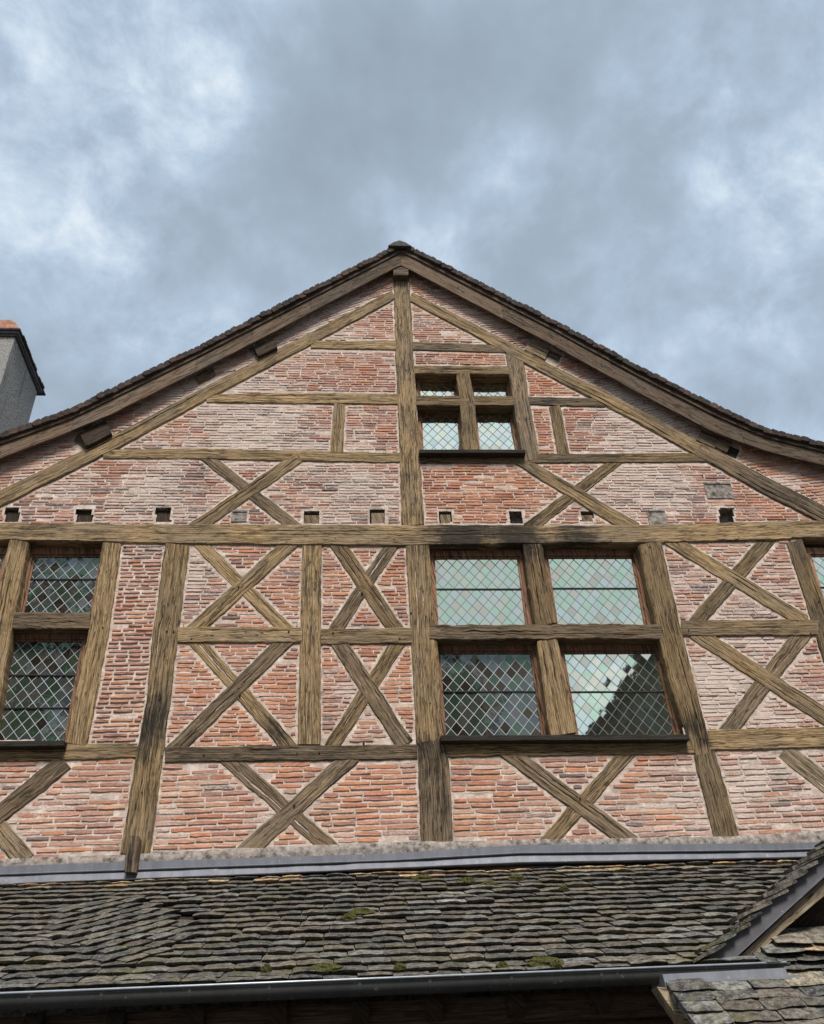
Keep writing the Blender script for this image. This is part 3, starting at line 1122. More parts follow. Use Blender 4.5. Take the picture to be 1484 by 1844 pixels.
# cement band
b = MB()
N = 160
rows = []
cxs = [p[0] for p in ct]
czs = [p[1] for p in ct]
for i in range(N + 1):
    x = ct[0][0] + (ct[-1][0] - ct[0][0]) * i / N
    z = float(np.interp(x, cxs, czs)) + .012 * nz(x * 5, 3) + .008 * nz(x * 17, 3)
    rows.append([(x, .01, z + .01), (x, -.042 + .006 * nz(x * 8, 1), z), (x, -.054 + .008 * nz(x * 6, 9), z - .07), (x, -.06 + .006 * nz(x * 7, 5), z - .2)])
vv = [p for r_ in rows for p in r_]
ff = [(i * 4 + j, i * 4 + 4 + j, i * 4 + 5 + j, i * 4 + 1 + j) for i in range(N) for j in range(3)]
me = mesh('cement_band', vv, ff, True)
link('cement_band', me, M_CEMENT, house)

# ------------------------------------------------------------------ leaded windows
TINTS = [(.88, .98, .76), (.82, .98, .74), (.93, .96, .88), (.97, .95, .86), (.98, .92, .74), (.96, .86, .70), (.86, .96, .82), (.98, .96, .78), (.86, .78, .64), (.92, .96, .86), (.84, .98, .78), (.90, .98, .82)]
DTINTS = [(.31, .43, .34), (.24, .36, .28), (.44, .49, .50), (.38, .41, .44), (.25, .21, .165), (.19, .155, .125), (.37, .45, .41), (.47, .46, .46), (.36, .40, .38)]  # darkened tints painting dark reflections and room into the dim panes


def poly_clip(poly, q):
    area = sum(q[i][0] * q[(i + 1) % len(q)][1] - q[(i + 1) % len(q)][0] * q[i][1] for i in range(len(q)))
    sg = 1 if area > 0 else -1
    for i in range(len(q)):
        a, b_ = q[i], q[(i + 1) % len(q)]
        f = lambda p: sg * ((b_[0] - a[0]) * (p[1] - a[1]) - (b_[1] - a[1]) * (p[0] - a[0]))
        out = []
        for k in range(len(poly)):
            p, n = poly[k], poly[(k + 1) % len(poly)]
            fp, fn = f(p), f(n)
            if fp >= 0:
                out.append(p)
            if (fp >= 0) != (fn >= 0):
                t = fp / (fp - fn)
                out.append((p[0] + (n[0] - p[0]) * t, p[1] + (n[1] - p[1]) * t))
        poly = out
        if not poly:
            return []
    return poly


def parea(p):
    return abs(sum(p[i][0] * p[(i + 1) % len(p)][1] - p[(i + 1) % len(p)][0] * p[i][1] for i in range(len(p)))) / 2 if len(p) > 2 else 0


def grow(q, e):
    """push a convex TL,TR,BR,BL quad outwards by e metres"""
    (a, b_, c, d) = q
    return [(a[0] - e, a[1] + e), (b_[0] + e, b_[1] + e), (c[0] + e, c[1] - e), (d[0] - e, d[1] - e)]


def ring(mbb, q0, q1, y0, y1):
    """frame between inner quad q0 and outer quad q1: front y0, back y1"""
    b = len(mbb.v)
    for q in (q0, q1):
        mbb.v += [(x, y0, z) for x, z in q]
    for q in (q0, q1):
        mbb.v += [(x, y1, z) for x, z in q]
    for i in range(4):
        j = (i + 1) % 4
        mbb.f.append((b + i, b + j, b + 4 + j, b + 4 + i))
        mbb.f.append((b + i, b + 8 + i, b + 8 + j, b + j))
        mbb.f.append((b + 4 + i, b + 4 + j, b + 12 + j, b + 12 + i))
        mbb.f.append((b + 8 + i, b + 12 + i, b + 12 + j, b + 8 + j))


PANES = []


def lead_light(win, quad_px, yg, a, hgt, tints, bars, seed, tilt=0.0):
    """one leaded light: diamond quarries, cames, saddle bars and its casement, all sub-parts of the window"""
    r = random.Random(seed)
    q = [W(*p, yg) for p in quad_px]
    cxq, czq = sum(p[0] for p in q) / 4, sum(p[1] for p in q) / 4
    fr = MB()
    ring(fr, q, grow(q, .028), yg - .016, yg + .03)
    ring(fr, grow(q, .0285), grow(q, .13), yg - .042, yg + .03)
    o = fr.build('casement_frame', M_FRAME, win, uv=[(v[0] * .3 + v[2] + seed * 3, v[0] + v[2] * .2) for v in fr.v])
    fix_normals(o.data)
    x0, x1 = min(p[0] for p in q), max(p[0] for p in q)
    z0, z1 = min(p[1] for p in q), max(p[1] for p in q)
    ox, oz = r.uniform(0, a), r.uniform(0, hgt)
    nu = int((x1 - x0) / a) + 3
    nv = int((z1 - z0) / hgt) + 3
    for i in range(-2, nu):
        for j in range(-2, nv * 2):
            cx = x0 + ox + i * a + (a / 2 if j % 2 else 0)
            cz = z0 + oz + j * hgt / 2 - hgt
            p = poly_clip([(cx - a / 2, cz), (cx, cz - hgt / 2), (cx + a / 2, cz), (cx, cz + hgt / 2)], q)
            if parea(p) > .00006:
                PANES.append((win, p, yg, r.choice(tints), parea(p), r.gauss(0, .005), r.gauss(0, .005) + tilt))
    lead = MB()
    slope = hgt / a
    for sgn in (1, -1):
        k0 = -60
        for k in range(-60, 60):
            # lines z - zc = sgn*slope*(x - xc) through the lattice corners
            xc = x0 + ox + k * a + a / 2
            zc = z0 + oz - hgt
            L = math.hypot(1, slope)
            c = clip_line(q, (xc, zc), (1 / L, sgn * slope / L))
            if not c or c[1] - c[0] < .01:
                continue
            dx, dz = 1 / L, sgn * slope / L
            w = .0033
            pa = (xc + dx * c[0], zc + dz * c[0])
            pb = (xc + dx * c[1], zc + dz * c[1])
            nx_, nz_ = -dz * w, dx * w
            lead.prism([(pa[0] - nx_, pa[1] - nz_), (pb[0] - nx_, pb[1] - nz_), (pb[0] + nx_, pb[1] + nz_), (pa[0] + nx_, pa[1] + nz_)], yg - .0045 - .0008 * sgn, yg + .004)
    lead.build('lead_lattice', M_LEADCAME if tints is DTINTS else M_LEAD_BACKLIT, win)
    for f in bars:
        za, zb = q[0][1] + (q[3][1] - q[0][1]) * f, q[1][1] + (q[2][1] - q[1][1]) * f
        xa, xb = q[0][0] + (q[3][0] - q[0][0]) * f, q[1][0] + (q[2][0] - q[1][0]) * f
        m_ = MB()
        m_.prism([(xa - .01, za - .006), (xb + .01, zb - .006), (xb + .01, zb + .006), (xa - .01, za + .006)], yg - .02, yg - .008)
        m_.build('saddle_bar', M_IRON, win)


def window(label=None):
    o = bpy.data.objects.new('window', None)
    COL.objects.link(o)
    o.parent = house
    o.empty_display_size = .2
    if label:
        o['label'] = label
    return o


w1 = window('large four-light leaded window with pale green glass')
A, H = .148, .180
lead_light(w1, [(783, 1007), (931, 1007), (948, 1138), (790, 1138)], .165, A, H, TINTS, (.43,), 21)
lead_light(w1, [(987, 1006), (1137, 1006), (1162, 1136), (1006, 1136)], .165, A, H, TINTS, (.43,), 22)
lead_light(w1, [(793, 1178), (954, 1178), (976, 1334), (804, 1334)], .165, A, H, DTINTS, (.45,), 23)
lead_light(w1, [(1016, 1178), (1180, 1177), (1215, 1332), (1043, 1332)], .165, A, H, TINTS, (.46,), 24)
w2 = window('tall leaded window with dark glass')
lead_light(w2, [(64, 1004), (181, 1004), (160, 1118), (42, 1118)], .165, A, H, DTINTS, (.36,), 25)
lead_light(w2, [(23, 1156), (148, 1157), (115, 1335), (-4, 1336)], .165, A, H, DTINTS, (.35, .68), 26)
lead_light(w2, [(-76, 1004), (6, 1004), (-18, 1118), (-105, 1118)], .165, A, H, TINTS, (.42,), 27)
lead_light(w2, [(-120, 1156), (-30, 1156), (-66, 1335), (-160, 1336)], .165, A, H, DTINTS, (.35, .68), 28)
w3 = window('small four-light leaded window high in the gable')
PT = [(.90, .98, .88), (.94, .96, .88), (.86, .97, .90), (.98, .97, .82), (.92, .93, .92)]
lead_light(w3, [(756, 684), (818, 684), (820, 726), (758, 726)], .19, A, H, PT, (), 31)
lead_light(w3, [(851, 684), (911, 684), (918, 726), (855, 726)], .19, A, H, PT, (), 32)
lead_light(w3, [(760, 742), (824, 742), (829, 816), (763, 816)], .19, A, H, PT, (), 33)
lead_light(w3, [(858, 742), (918, 742), (929, 816), (865, 816)], .19, A, H, PT, (), 34)
w4 = window('leaded window cut by the right edge of the gable')
lead_light(w4, [(1461, 1003), (1600, 1002), (1632, 1136), (1500, 1136)], .165, A, H, TINTS, (.43,), 35)

PANES.sort(key=lambda p: -(p[4] * (1 if 0 < pix(p[1][0][0], .1, p[1][0][1])[0] < PW else .01)))
rest = {}
for k, (win, p, yg, t, ar, rx, rz) in enumerate(PANES):
    cx, cz = sum(q[0] for q in p) / len(p), sum(q[1] for q in p) / len(p)
    M = Matrix.Translation((cx, yg, cz)) @ Matrix.Rotation(rx, 4, 'X') @ Matrix.Rotation(rz, 4, 'Z')
    m_ = MB()
    if sum(p[i][0] * p[(i + 1) % len(p)][1] - p[(i + 1) % len(p)][0] * p[i][1] for i in range(len(p))) < 0:
        p = p[::-1]
    m_.prism([(q[0] - cx, q[1] - cz) for q in p], 0, .003)
    if k < 300:
        o = m_.build('diamond_pane', M_GLASS_D if t in DTINTS else M_GLASS, win)
        o.matrix_basis = M
        o.color = (*t, 1)
    else:
        R_ = rest.setdefault((win.name, t in DTINTS), (win, MB(), [], M_GLASS_DJ if t in DTINTS else M_GLASS_J))
        R_[1].add([M @ Vector(v) for v in m_.v], m_.f)
        R_[2].extend([(*t, 1)] * len(m_.v))
for win, m_, cc, gm_ in rest.values():
    o = link('diamond_glazing', mesh('diamond_glazing', m_.v, m_.f, False, None, {'bcol': ('FLOAT_COLOR', cc)}), gm_, win)
    o['kind'] = 'stuff'
print('panes', len(PANES))


def sill(win, x0, x1, py, py2=None, out=.125, th=.07):
    a, c = W(x0, py, -out), W(x1, py2 or py, -out)
    m_ = MB()
    m_.prism([(a[0], a[1]), (c[0], c[1]), (c[0], c[1] - th), (a[0], a[1] - th)], -out, .20)
    n_ = len(m_.v)
    uv = [(v[0], v[1] + v[2]) for v in m_.v]
    me = mesh('window_sill', m_.v, m_.f, False, uv)
    fix_normals(me)
    o = link('window_sill', me, M_SILL, win)
    bv = o.modifiers.new('bevel', 'BEVEL')
    bv.width = .006


sill(w1, 793, 1240, 1324, 1322)
sill(w2, -200, 117, 1336, 1333)
sill(w3, 755, 946, 809, 809)
sill(w4, 1505, 1650, 1133, 1132)

# ------------------------------------------------------------------ verge: bargeboards, mouldings, verge tiles, roof slopes


def interp_path(path, xs):
    X = [p[0] for p in path]
    Z = [p[1] for p in path]
    if X[0] > X[-1]:
        X, Z = X[::-1], Z[::-1]
    return [(x, float(np.interp(x, X, Z))) for x in xs]


def board(xa, xb, top, bot, frac0, frac1, y0, y1, name, mat, n=14, wob=0.0):
    xs = np.linspace(xa, xb, n)
    t = interp_path(top, xs)
    b_ = interp_path(bot, xs)
    vv, uv = [], []
    s = 0
    L0 = rnd.uniform(0, 50)
    for i in range(n):
        if i:
            s += math.hypot(t[i][0] - t[i - 1][0], t[i][1] - t[i - 1][1])
        zt = t[i][1] + (b_[i][1] - t[i][1]) * frac0
        zb = t[i][1] + (b_[i][1] - t[i][1]) * frac1
        for (z, y, v_) in ((zt, y1, -.03), (zt, y0, 0), (zb, y0, .2), (zb, y1, .23)):
            vv.append((t[i][0], y, z))
            uv.append((s + L0, v_ + L0))
    ff = []
    for i in range(n - 1):
        for j in range(4):
            k = (j + 1) % 4
            ff.append((i * 4 + j, i * 4 + 4 + j, i * 4 + 4 + k, i * 4 + k))
    ff.append((0, 1, 2, 3))
    ff.append(tuple((n - 1) * 4 + j for j in (3, 2, 1, 0)))
    me = mesh(name, vv, ff, False, uv)
    fix_normals(me)
    return link(name, me, mat, house)


def xj(px, py):
    return W(px, py, YB)[0]


lcuts = [LT[0][0], xj(132, 760), xj(354, 655), xj(560, 550), LT[-1][0]]
rcuts = [RT[0][0], xj(905, 560), xj(1102, 664), xj(1335, 780), RT[-1][0]]
for cuts, top, bot in ((lcuts, LT, LB), (rcuts, RT, RB)):
    for k in range(4):
        j = .0035 * (k % 2)
        board(cuts[k] + .002, cuts[k + 1] - .002, top, bot, .19, 1.0, YB - .002 - j, YB + .030 - j, 'bargeboard', M_BOARD)
        board(cuts[k] + .001, cuts[k + 1] - .001, top, bot, .0, .185, YB - .03, YB + .036, 'verge_moulding', M_BOARD)
    # nails
    for k in range(14):
        f = rnd.uniform(.03, .97)
        x = cuts[0] + (cuts[-1] - cuts[0]) * f
        (a,), (b_,) = interp_path(top, [x]), interp_path(bot, [x])
        z = a[1] + (b_[1] - a[1]) * rnd.uniform(.45, .65)
        m_ = MB()
        m_.box((x - .009, YB - .014, z - .009), (x + .009, YB, z + .009))
        m_.build('nail', M_IRON, house)
# soffit boards between wall and bargeboard
for (xa, xb, top, bot) in ((LT[0][0], LT[-1][0], LT, LB), (RT[0][0], RT[-1][0], RT, RB)):
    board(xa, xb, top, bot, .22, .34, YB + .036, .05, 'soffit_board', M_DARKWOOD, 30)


def slope_at(x):
    e = .15
    return math.atan2(roof_z(x + e) - roof_z(x - e), 2 * e)


# verge tiles: one per course, their ends showing along the rake
tv = []
for s in range(5):
    r = random.Random(40 + s)
    # cross section along the slope (u) and normal (w), extruded in y
    prof = [(-.062, -.038), (.040, -.046), (.058, -.022), (.058, .022), (.030, .046), (-.035, .050), (-.062, .030)]
    prof = [(u * 1.05, w * 1.22) for u, w in prof]
    prof = [(u + r.uniform(-.006, .006), w + r.uniform(-.004, .004)) for u, w in prof]
    n = len(prof)
    v = [(u, -.075 + r.uniform(-.008, .008), w * .86) for u, w in prof] + [(u * 1.0, -.06, w * 1.0) for u, w in prof] + [(u, .30, w) for u, w in prof]
    f = [tuple(range(n))] + [tuple(range(3 * n - 1, 2 * n - 1, -1))]
    for k in (0, n):
        for i in range(n):
            j = (i + 1) % n
            f.append((k + i, k + n + i, k + n + j, k + j))
    me = mesh('verge_tile', v, f)
    fix_normals(me)
    me.materials.append(M_VERGE)
    tv.append(me)
for side in (-1, 1):
    path_x0 = W(721, 452, YB)[0]
    x = path_x0 + side * .05
    while ROOFX[0] < x < ROOFX[-1]:
        a = slope_at(x)
        nx_, nz_ = -math.sin(a), math.cos(a)
        off = .052 + rnd.uniform(-.006, .009)
        tiltang = a - side * math.radians(-7 + rnd.gauss(0, 3))
        M = Matrix.Translation((x + nx_ * off, YB + rnd.uniform(-.012, .012), roof_z(x) + nz_ * off)) @ Matrix.Rotation(-tiltang, 4, 'Y')
        if side < 0:
            M = M @ Matrix.Scale(-1, 4, (1, 0, 0))
        o = link('verge_tile', rnd.choice(tv), M_VERGE, house, M)
        k = rnd.uniform(.7, 1.3)
        c = rnd.choice([(.055, .038, .03), (.07, .045, .036), (.045, .036, .03), (.085, .05, .036)])
        o.color = (c[0] * k, c[1] * k, c[2] * k, 1)
        x += side * .110 * math.cos(a) * rnd.uniform(.93, 1.07)
# bedding under the verge tiles and the roof slopes behind
for (xa, xb, name) in ((ROOFX[0], W(721, 452, YB)[0], 'roof_slope'), (W(721, 452, YB)[0], ROOFX[-1], 'roof_slope')):
    n = 24
    xs = np.linspace(xa, xb, n)
    vv = []
    for x in xs:
        a = slope_at(float(x))
        z = roof_z(float(x))
        for (w_, y) in ((.003, YB - .035), (.05, YB - .035), (.05, 9.0), (.003, 9.0)):
            vv.append((x, y, z + w_ / max(.5, math.cos(a))))
    ff = []
    for i in range(n - 1):
        for j in range(4):
            k = (j + 1) % 4
            ff.append((i * 4 + j, i * 4 + 4 + j, i * 4 + 4 + k, i * 4 + k))
    me = mesh(name, vv, ff)
    fix_normals(me)
    link(name, me, M_COPING, house)
# ridge lump
m_ = MB()
rx, rz = W(719, 444, YB)
pts = [(rx - .2, rz - .13), (rx - .10, rz - .035), (rx, rz + .015), (rx + .10, rz - .035), (rx + .2, rz - .13)]
m_.prism(pts, YB - .12, YB + .4)
o = m_.build('ridge_tile', M_COPING, house)
fix_normals(o.data)
# side walls of the house, so that the roof stands on something from any side
m_ = MB()
m_.box((XMIN, .0, 0), (XMIN + .3, 9, roof_z(XMIN)))
m_.box((XMAX - .3, .0, 0), (XMAX, 9, roof_z(XMAX)))
m_.box((XMIN, 8.7, 0), (XMAX, 9, min(roof_z(XMIN), roof_z(XMAX))))
m_.build('side_wall', M_PLASTER, house)

# ------------------------------------------------------------------ low wing in front: flashing, tiles, gutter
wing = empty('lean_to_wing', 'low wing with mossy grey-brown plain tile roof and dark zinc gutter below the gable', 'building')
YF = -.07           # face of the flashing
YG = -2.9          # gutter rim
FL_TOP = [(-150, 1566), (0, 1560), (450, 1545), (700, 1537), (934, 1522), (1400, 1519), (1620, 1513)]
FL_BOT = [(-150, 1603), (0, 1596), (450, 1578), (934, 1557), (1400, 1548), (1620, 1541)]
ZFT = np.mean([W(*p, YF)[1] for p in FL_TOP[1:-1]])
ZFB = np.mean([W(*p, YF)[1] for p in FL_BOT[1:-1]])
ZG = np.mean([W(*p, YG)[1] for p in ((0, 1794), (500, 1770), (1190, 1747))])
print('flash', [round(W(*p, YF)[1], 3) for p in FL_TOP], [round(W(*p, YF)[1], 3) for p in FL_BOT], 'gutter', [round(W(*p, YG)[1], 3) for p in ((0, 1794), (500, 1770), (1190, 1747))])
XL, XR = W(-150, 1600, YF)[0] - .5, W(1620, 1540, YF)[0] + .5


def flash_strip(name, tops, bots, y0, dy, seams, out=.0):
    xs_t = [W(*p, YF)[0] for p in tops]
    zt = [W(*p, YF)[1] for p in tops]
    xs_b = [W(*p, YF)[0] for p in bots]
    zb = [W(*p, YF)[1] for p in bots]
    ed = [XL] + [W(s, 1560, YF)[0] for s in seams] + [XR]
    for k in range(len(ed) - 1):
        n = 18
        vv = []
        j = rnd.uniform(-.004, .004)
        for i in range(n):
            x = ed[k] + (ed[k + 1] - ed[k]) * i / (n - 1)
            a, b_ = float(np.interp(x, xs_t, zt)), float(np.interp(x, xs_b, zb))
            wv = .010 * nz(x * 2.5, y0 * 30) + .003 * nz(x * 8, y0 * 30)
            y = y0 + j + wv
            vv += [(x, y + .03, a), (x, y, a - .004), (x, y - dy * .6, b_ + .012), (x, y - dy - .012, b_), (x, y - dy - .008, b_ - .008), (x, y + .05, b_ - .008)]
        ff = [(i * 6 + m, i * 6 + 6 + m, i * 6 + 7 + m, i * 6 + 1 + m) for i in range(n - 1) for m in range(5)]
        me = mesh(name, vv, ff)
        fix_normals(me)
        link(name, me, M_ZINC, wing)


MIDL = [(x, (a[1] * .58 + b_[1] * .42)) for (x, a, b_) in [(p[0], p, q) for p, q in zip([(x, float(np.interp(x, [t[0] for t in FL_TOP], [t[1] for t in FL_TOP]))) for x in (-150, 0, 450, 700, 934, 1400, 1620)],
                                                                             [(x, float(np.interp(x, [t[0] for t in FL_BOT], [t[1] for t in FL_BOT]))) for x in (-150, 0, 450, 700, 934, 1400, 1620)])]]
flash_strip('flashing_sheet', MIDL, FL_BOT, YF - .008, .085, [152, 395, 632, 870, 1100, 1335])
flash_strip('flashing_apron', FL_TOP, [(x, y + 1) for x, y in MIDL], YF - .022, .006, [300, 760, 1150])

# roof plane frame: u along X, v down the slope
V0 = Vector((0, YF - .02, ZFB - .035))
V1 = Vector((0, YG + .06, ZG + .015))
down = (V1 - V0)
LEN = down.length
down.normalize()
nrm = Vector((1, 0, 0)).cross(down)
if nrm.z < 0:
    nrm = -nrm
PITCHANG = math.degrees(math.atan2(-down.z, -down.y))
print('lean-to slope', PITCHANG, 'len', LEN)
NROW = 18
GAUGE = LEN / NROW


def tile_variant(seed, w=1.0, l=1.0, th=1.0):
    """plain clay tile: cambered, worn lower edge; u width, v length (down = +v), n thickness"""
    r = random.Random(seed)
    us = [-.5, -.3, -.1, .12, .32, .5]
    cam = r.uniform(.25, .95)
    vv = []
    low = []
    for u in us:
        e = (-.05 if abs(u) == .5 else 0) + r.uniform(-.045, .045)
        h = cam * (.25 - u * u) * 2.2 + r.uniform(-.15, .15)
        low.append((e, h))
    for u, (e, h) in zip(us, low):          # top surface upper end, middle, lower lip top, lower lip bottom
        vv.append((u, -1.0, .25 * h))
    for u, (e, h) in zip(us, low):
        vv.append((u, -.12 + e * .5, .75 * h + r.uniform(-.05, .05)))
    for u, (e, h) in zip(us, low):
        vv.append((u * .985, e, .62 * h - .12))
    for u, (e, h) in zip(us, low):
        vv.append((u * .98, -.13 + e, .3 * h - 1.15))
    for u, (e, h) in zip(us, low):
        vv.append((u, -1.0, .1 * h - 1.0))
    n = 6
    ff = [(k * n + i, k * n + i + 1, k * n + n + i + 1, k * n + n + i) for k in range(4) for i in range(n - 1)]
    for i in (0, n - 1):
        ff.append(tuple(k * n + i for k in range(5)))
    me = mesh('tile', vv, ff)
    fix_normals(me)
    return me, vv, [tuple(p.vertices) for p in me.polygons]


TV = [tile_variant(60 + i) for i in range(12)]
TCOL = [(.088, .080, .070), (.075, .069, .061), (.10, .088, .073), (.066, .064, .06), (.115, .098, .082), (.09, .075, .062), (.125, .12, .11)]
TWARM = [(.30, .19, .105), (.33, .25, .15), (.24, .165, .11), (.17, .145, .115), (.20, .17, .125)]


class TileField:
    def __init__(s, parent):
        s.t = []
        s.parent = parent

    def put(s, o, u_ax, d_ax, n_ax, w, l, th, colr, rot=0.0, var=None):
        s.t.append((o, u_ax, d_ax, n_ax, w, l, th, colr, rot, rnd.randrange(len(TV)) if var is None else var))

    def flush(s, name, limit=300):
        def key(t):
            px, py, d = pix(*t[0])
            return -(1 / d ** 2 if (-30 < px < PW + 30 and -30 < py < PH + 30) else 0) * t[4]
        s.t.sort(key=key)
        mb_ = MB()
        cc = []
        for i, (o, u, d, n, w, l, th, colr, rot, var) in enumerate(s.t):
            R_ = Matrix.Rotation(rot, 3, n)
            u, d = R_ @ u, R_ @ d
            M = Matrix(((u.x * w, d.x * l, n.x * th, o.x), (u.y * w, d.y * l, n.y * th, o.y), (u.z * w, d.z * l, n.z * th, o.z), (0, 0, 0, 1)))
            me, v, f = TV[var]
            if i < limit:
                ob = link(name, me, M_TILE_O, s.parent, M)
                ob.color = (*colr, 1)
            else:
                mb_.add([M @ Vector(p) for p in v], f)
                cc += [(*colr, 1)] * len(v)
        if mb_.v:
            ob = link('tile_courses', mesh('tile_courses', mb_.v, mb_.f, False, None, {'bcol': ('FLOAT_COLOR', cc)}), M_TILE_J, s.parent)
            ob['kind'] = 'stuff'
        print(name, len(s.t))


field = TileField(wing)
UX = Vector((1, 0, 0))
XRG = W(1416, 1737, YG)[0]
tilt = math.radians(9)
dt = (Matrix.Rotation(-tilt, 3, UX) @ down)
if (dt - down).dot(nrm) < 0:
    dt = (Matrix.Rotation(tilt, 3, UX) @ down)
nt = UX.cross(dt)
if nt.z < 0:
    nt = -nt
for row in range(NROW + 1):
    vpos = GAUGE * (row + .55)
    if row == NROW:
        vpos = LEN + .01
    x = XL + rnd.uniform(0, .2)
    while x < XR:
        w = rnd.uniform(.20, .285)
        cx = x + w / 2
        sag = .012 * nz(cx * .9, row * .35) + .006 * nz(cx * 3, row * .9)
        vv_ = vpos + .010 * nz(cx * .8, row * .2, 4) + rnd.gauss(0, .004)
        o = V0 + UX * cx + down * vv_ + nrm * (.036 + sag + rnd.gauss(0, .004))
        px, py, _ = pix(*o)
        rot = rnd.gauss(0, .02)
        in_patch = ((px - 228) / 118) ** 2 + ((py - 1675) / 52) ** 2 < 1
        if in_patch:
            x += w
            continue
        c = rnd.choice(TCOL)
        if row == 0 and rnd.random() < .7:
            c = rnd.choice(TWARM)
        elif row == 1 and rnd.random() < .22:
            c = rnd.choice(TWARM)
        elif rnd.random() < .012:
            c = (.17, .165, .155)
        k = rnd.uniform(.8, 1.25)
        tw = rnd.gauss(0, .03)
        nn = (nt + UX * tw).normalized()
        field.put(o, UX, dt, nn, w, .34, .036 * rnd.uniform(.75, 1.2), (c[0] * k, c[1] * k, c[2] * k), rot)
        x += w + rnd.uniform(.0, .008)
# patch of tiles laid on the diagonal
a45 = math.radians(43)
du = (UX * math.cos(a45) - down * math.sin(a45)).normalized()
dd0 = (down * math.cos(a45) + UX * math.sin(a45)).normalized()
Rt = Matrix.Rotation(math.radians(8), 3, du)
dd1 = Rt @ dd0
if (dd1 - dd0).dot(nrm) < 0:
    dd1 = Matrix.Rotation(math.radians(-8), 3, du) @ dd0
dn1 = du.cross(dd1)
if dn1.z < 0:
    dn1 = -dn1
sl_ = ray(228, 1675)
pc = CAM + sl_ * ((V0 + nrm * .04 - CAM).dot(nrm) / sl_.dot(nrm))
for i in range(-16, 17):
    for j in range(-16, 17):
        o = pc + du * ((i + (.5 if j % 2 else 0)) * .215) + dd0 * (j * .15)
        px, py, _ = pix(*o)
        if ((px - 228) / 122) ** 2 + ((py - 1675) / 55) ** 2 >= 1:
            continue
        c = rnd.choice(TCOL)
        k = rnd.uniform(.8, 1.3)
        field.put(o + nrm * (.012 + rnd.gauss(0, .003)), du, dd1, (dn1 + du * rnd.gauss(0, .03)).normalized(), .21, .30, .034 * rnd.uniform(.85, 1.15), (c[0] * k, c[1] * k, c[2] * k), rnd.gauss(0, .03))
field.flush('tile')
# boarding under the tiles
b = MB()
p = [V0 - nrm * .01, V1 - nrm * .01, V1 - nrm * .05, V0 - nrm * .05]
vv = [(XL, *q.yz) for q in p] + [(XR, *q.yz) for q in p]
b.add(vv, [(0, 1, 2, 3), (7, 6, 5, 4), (0, 4, 5, 1), (1, 5, 6, 2), (2, 6, 7, 3), (3, 7, 4, 0)])
o = b.build('roof_boarding', M_DARKWOOD, wing, uv=[(v[0], v[1]) for v in vv])
fix_normals(o.data)

# moss cushions
for (px, py, rx_, f) in ((650, 1642, .16, .50), (628, 1652, .10, .45), (585, 1743, .20, .9), (980, 1731, .19, .9), (905, 1740, .07, .9), (1000, 1738, .06, .9), (840, 1586, .16, .14), (880, 1592, .12, .18), (760, 1580, .15, .1), (930, 1580, .12, .1),
                    (480, 1745, .06, .9), (720, 1742, .07, .9), (1015, 1600, .07, .3)):
    # intersect the sight line with the roof plane, then sit the cushion on it
    d = ray(px, py)
    t = (V0 + nrm * .045 - CAM).dot(nrm) / d.dot(nrm)
    c = CAM + d * t
    r = random.Random(int(px))
    rx_ *= .72
    vv, ff = [], []
    nu, nv_ = 14, 6
    for j in range(nv_ + 1):
        ph = math.pi / 2 * j / nv_
        for i in range(nu):
            th = 2 * math.pi * i / nu
            k = 1 + .35 * nz(math.cos(th) * 2 + px, math.sin(th) * 2, j * .6)
            q = UX * (math.cos(th) * math.cos(ph) * rx_ * k) + down * (math.sin(th) * math.cos(ph) * rx_ * .42 * k) + nrm * (math.sin(ph) * .045 * k - .015)
            vv.append(tuple(q))
    ff = [(j * nu + i, j * nu + (i + 1) % nu, (j + 1) * nu + (i + 1) % nu, (j + 1) * nu + i) for j in range(nv_) for i in range(nu)]
    me = mesh('moss_cushion', vv, ff)
    fix_normals(me)
    link('moss_cushion', me, M_MOSS, wing, Matrix.Translation(c))

# gutter: half-round zinc lengths with a beaded rim, straps and joints
gx = [XL] + [W(s, 1790, YG)[0] for s in (48, 181, 420, 640, 925)] + [XRG]


def gutter_profile():
    R_ = .076
    pr = [(-R_ + .012, .012), (-R_ - .006, .014), (-R_ - .012, .002), (-R_, -.008)]
    for k in range(1, 12):
        a = math.pi + math.pi * k / 12
        pr.append((R_ * math.cos(a), R_ * 1.05 * math.sin(a) - .008))
    pr += [(R_, .02)]
    return pr


GP = gutter_profile()
GCY = YG + .076
for k in range(len(gx) - 1):
    vv = []
    n = len(GP)
    for x in (gx[k], gx[k + 1] + .03):
        e = 1.0 + .012 * (k % 2)
        vv += [(x, GCY + y * e, ZG + z * e) for y, z in GP]
    inner = [(v[0], GCY + (v[1] - GCY) * .93, ZG + (v[2] - ZG) * .93) for v in vv]
    ff = [(i, i + 1, n + i + 1, n + i) for i in range(n - 1)]
    base = len(vv)
    vv += inner
    ff += [(base + n + i, base + n + i + 1, base + i + 1, base + i) for i in range(n - 1)]
    me = mesh('gutter_length', vv, ff, True)
    link('gutter_length', me, M_GUTTER, wing)
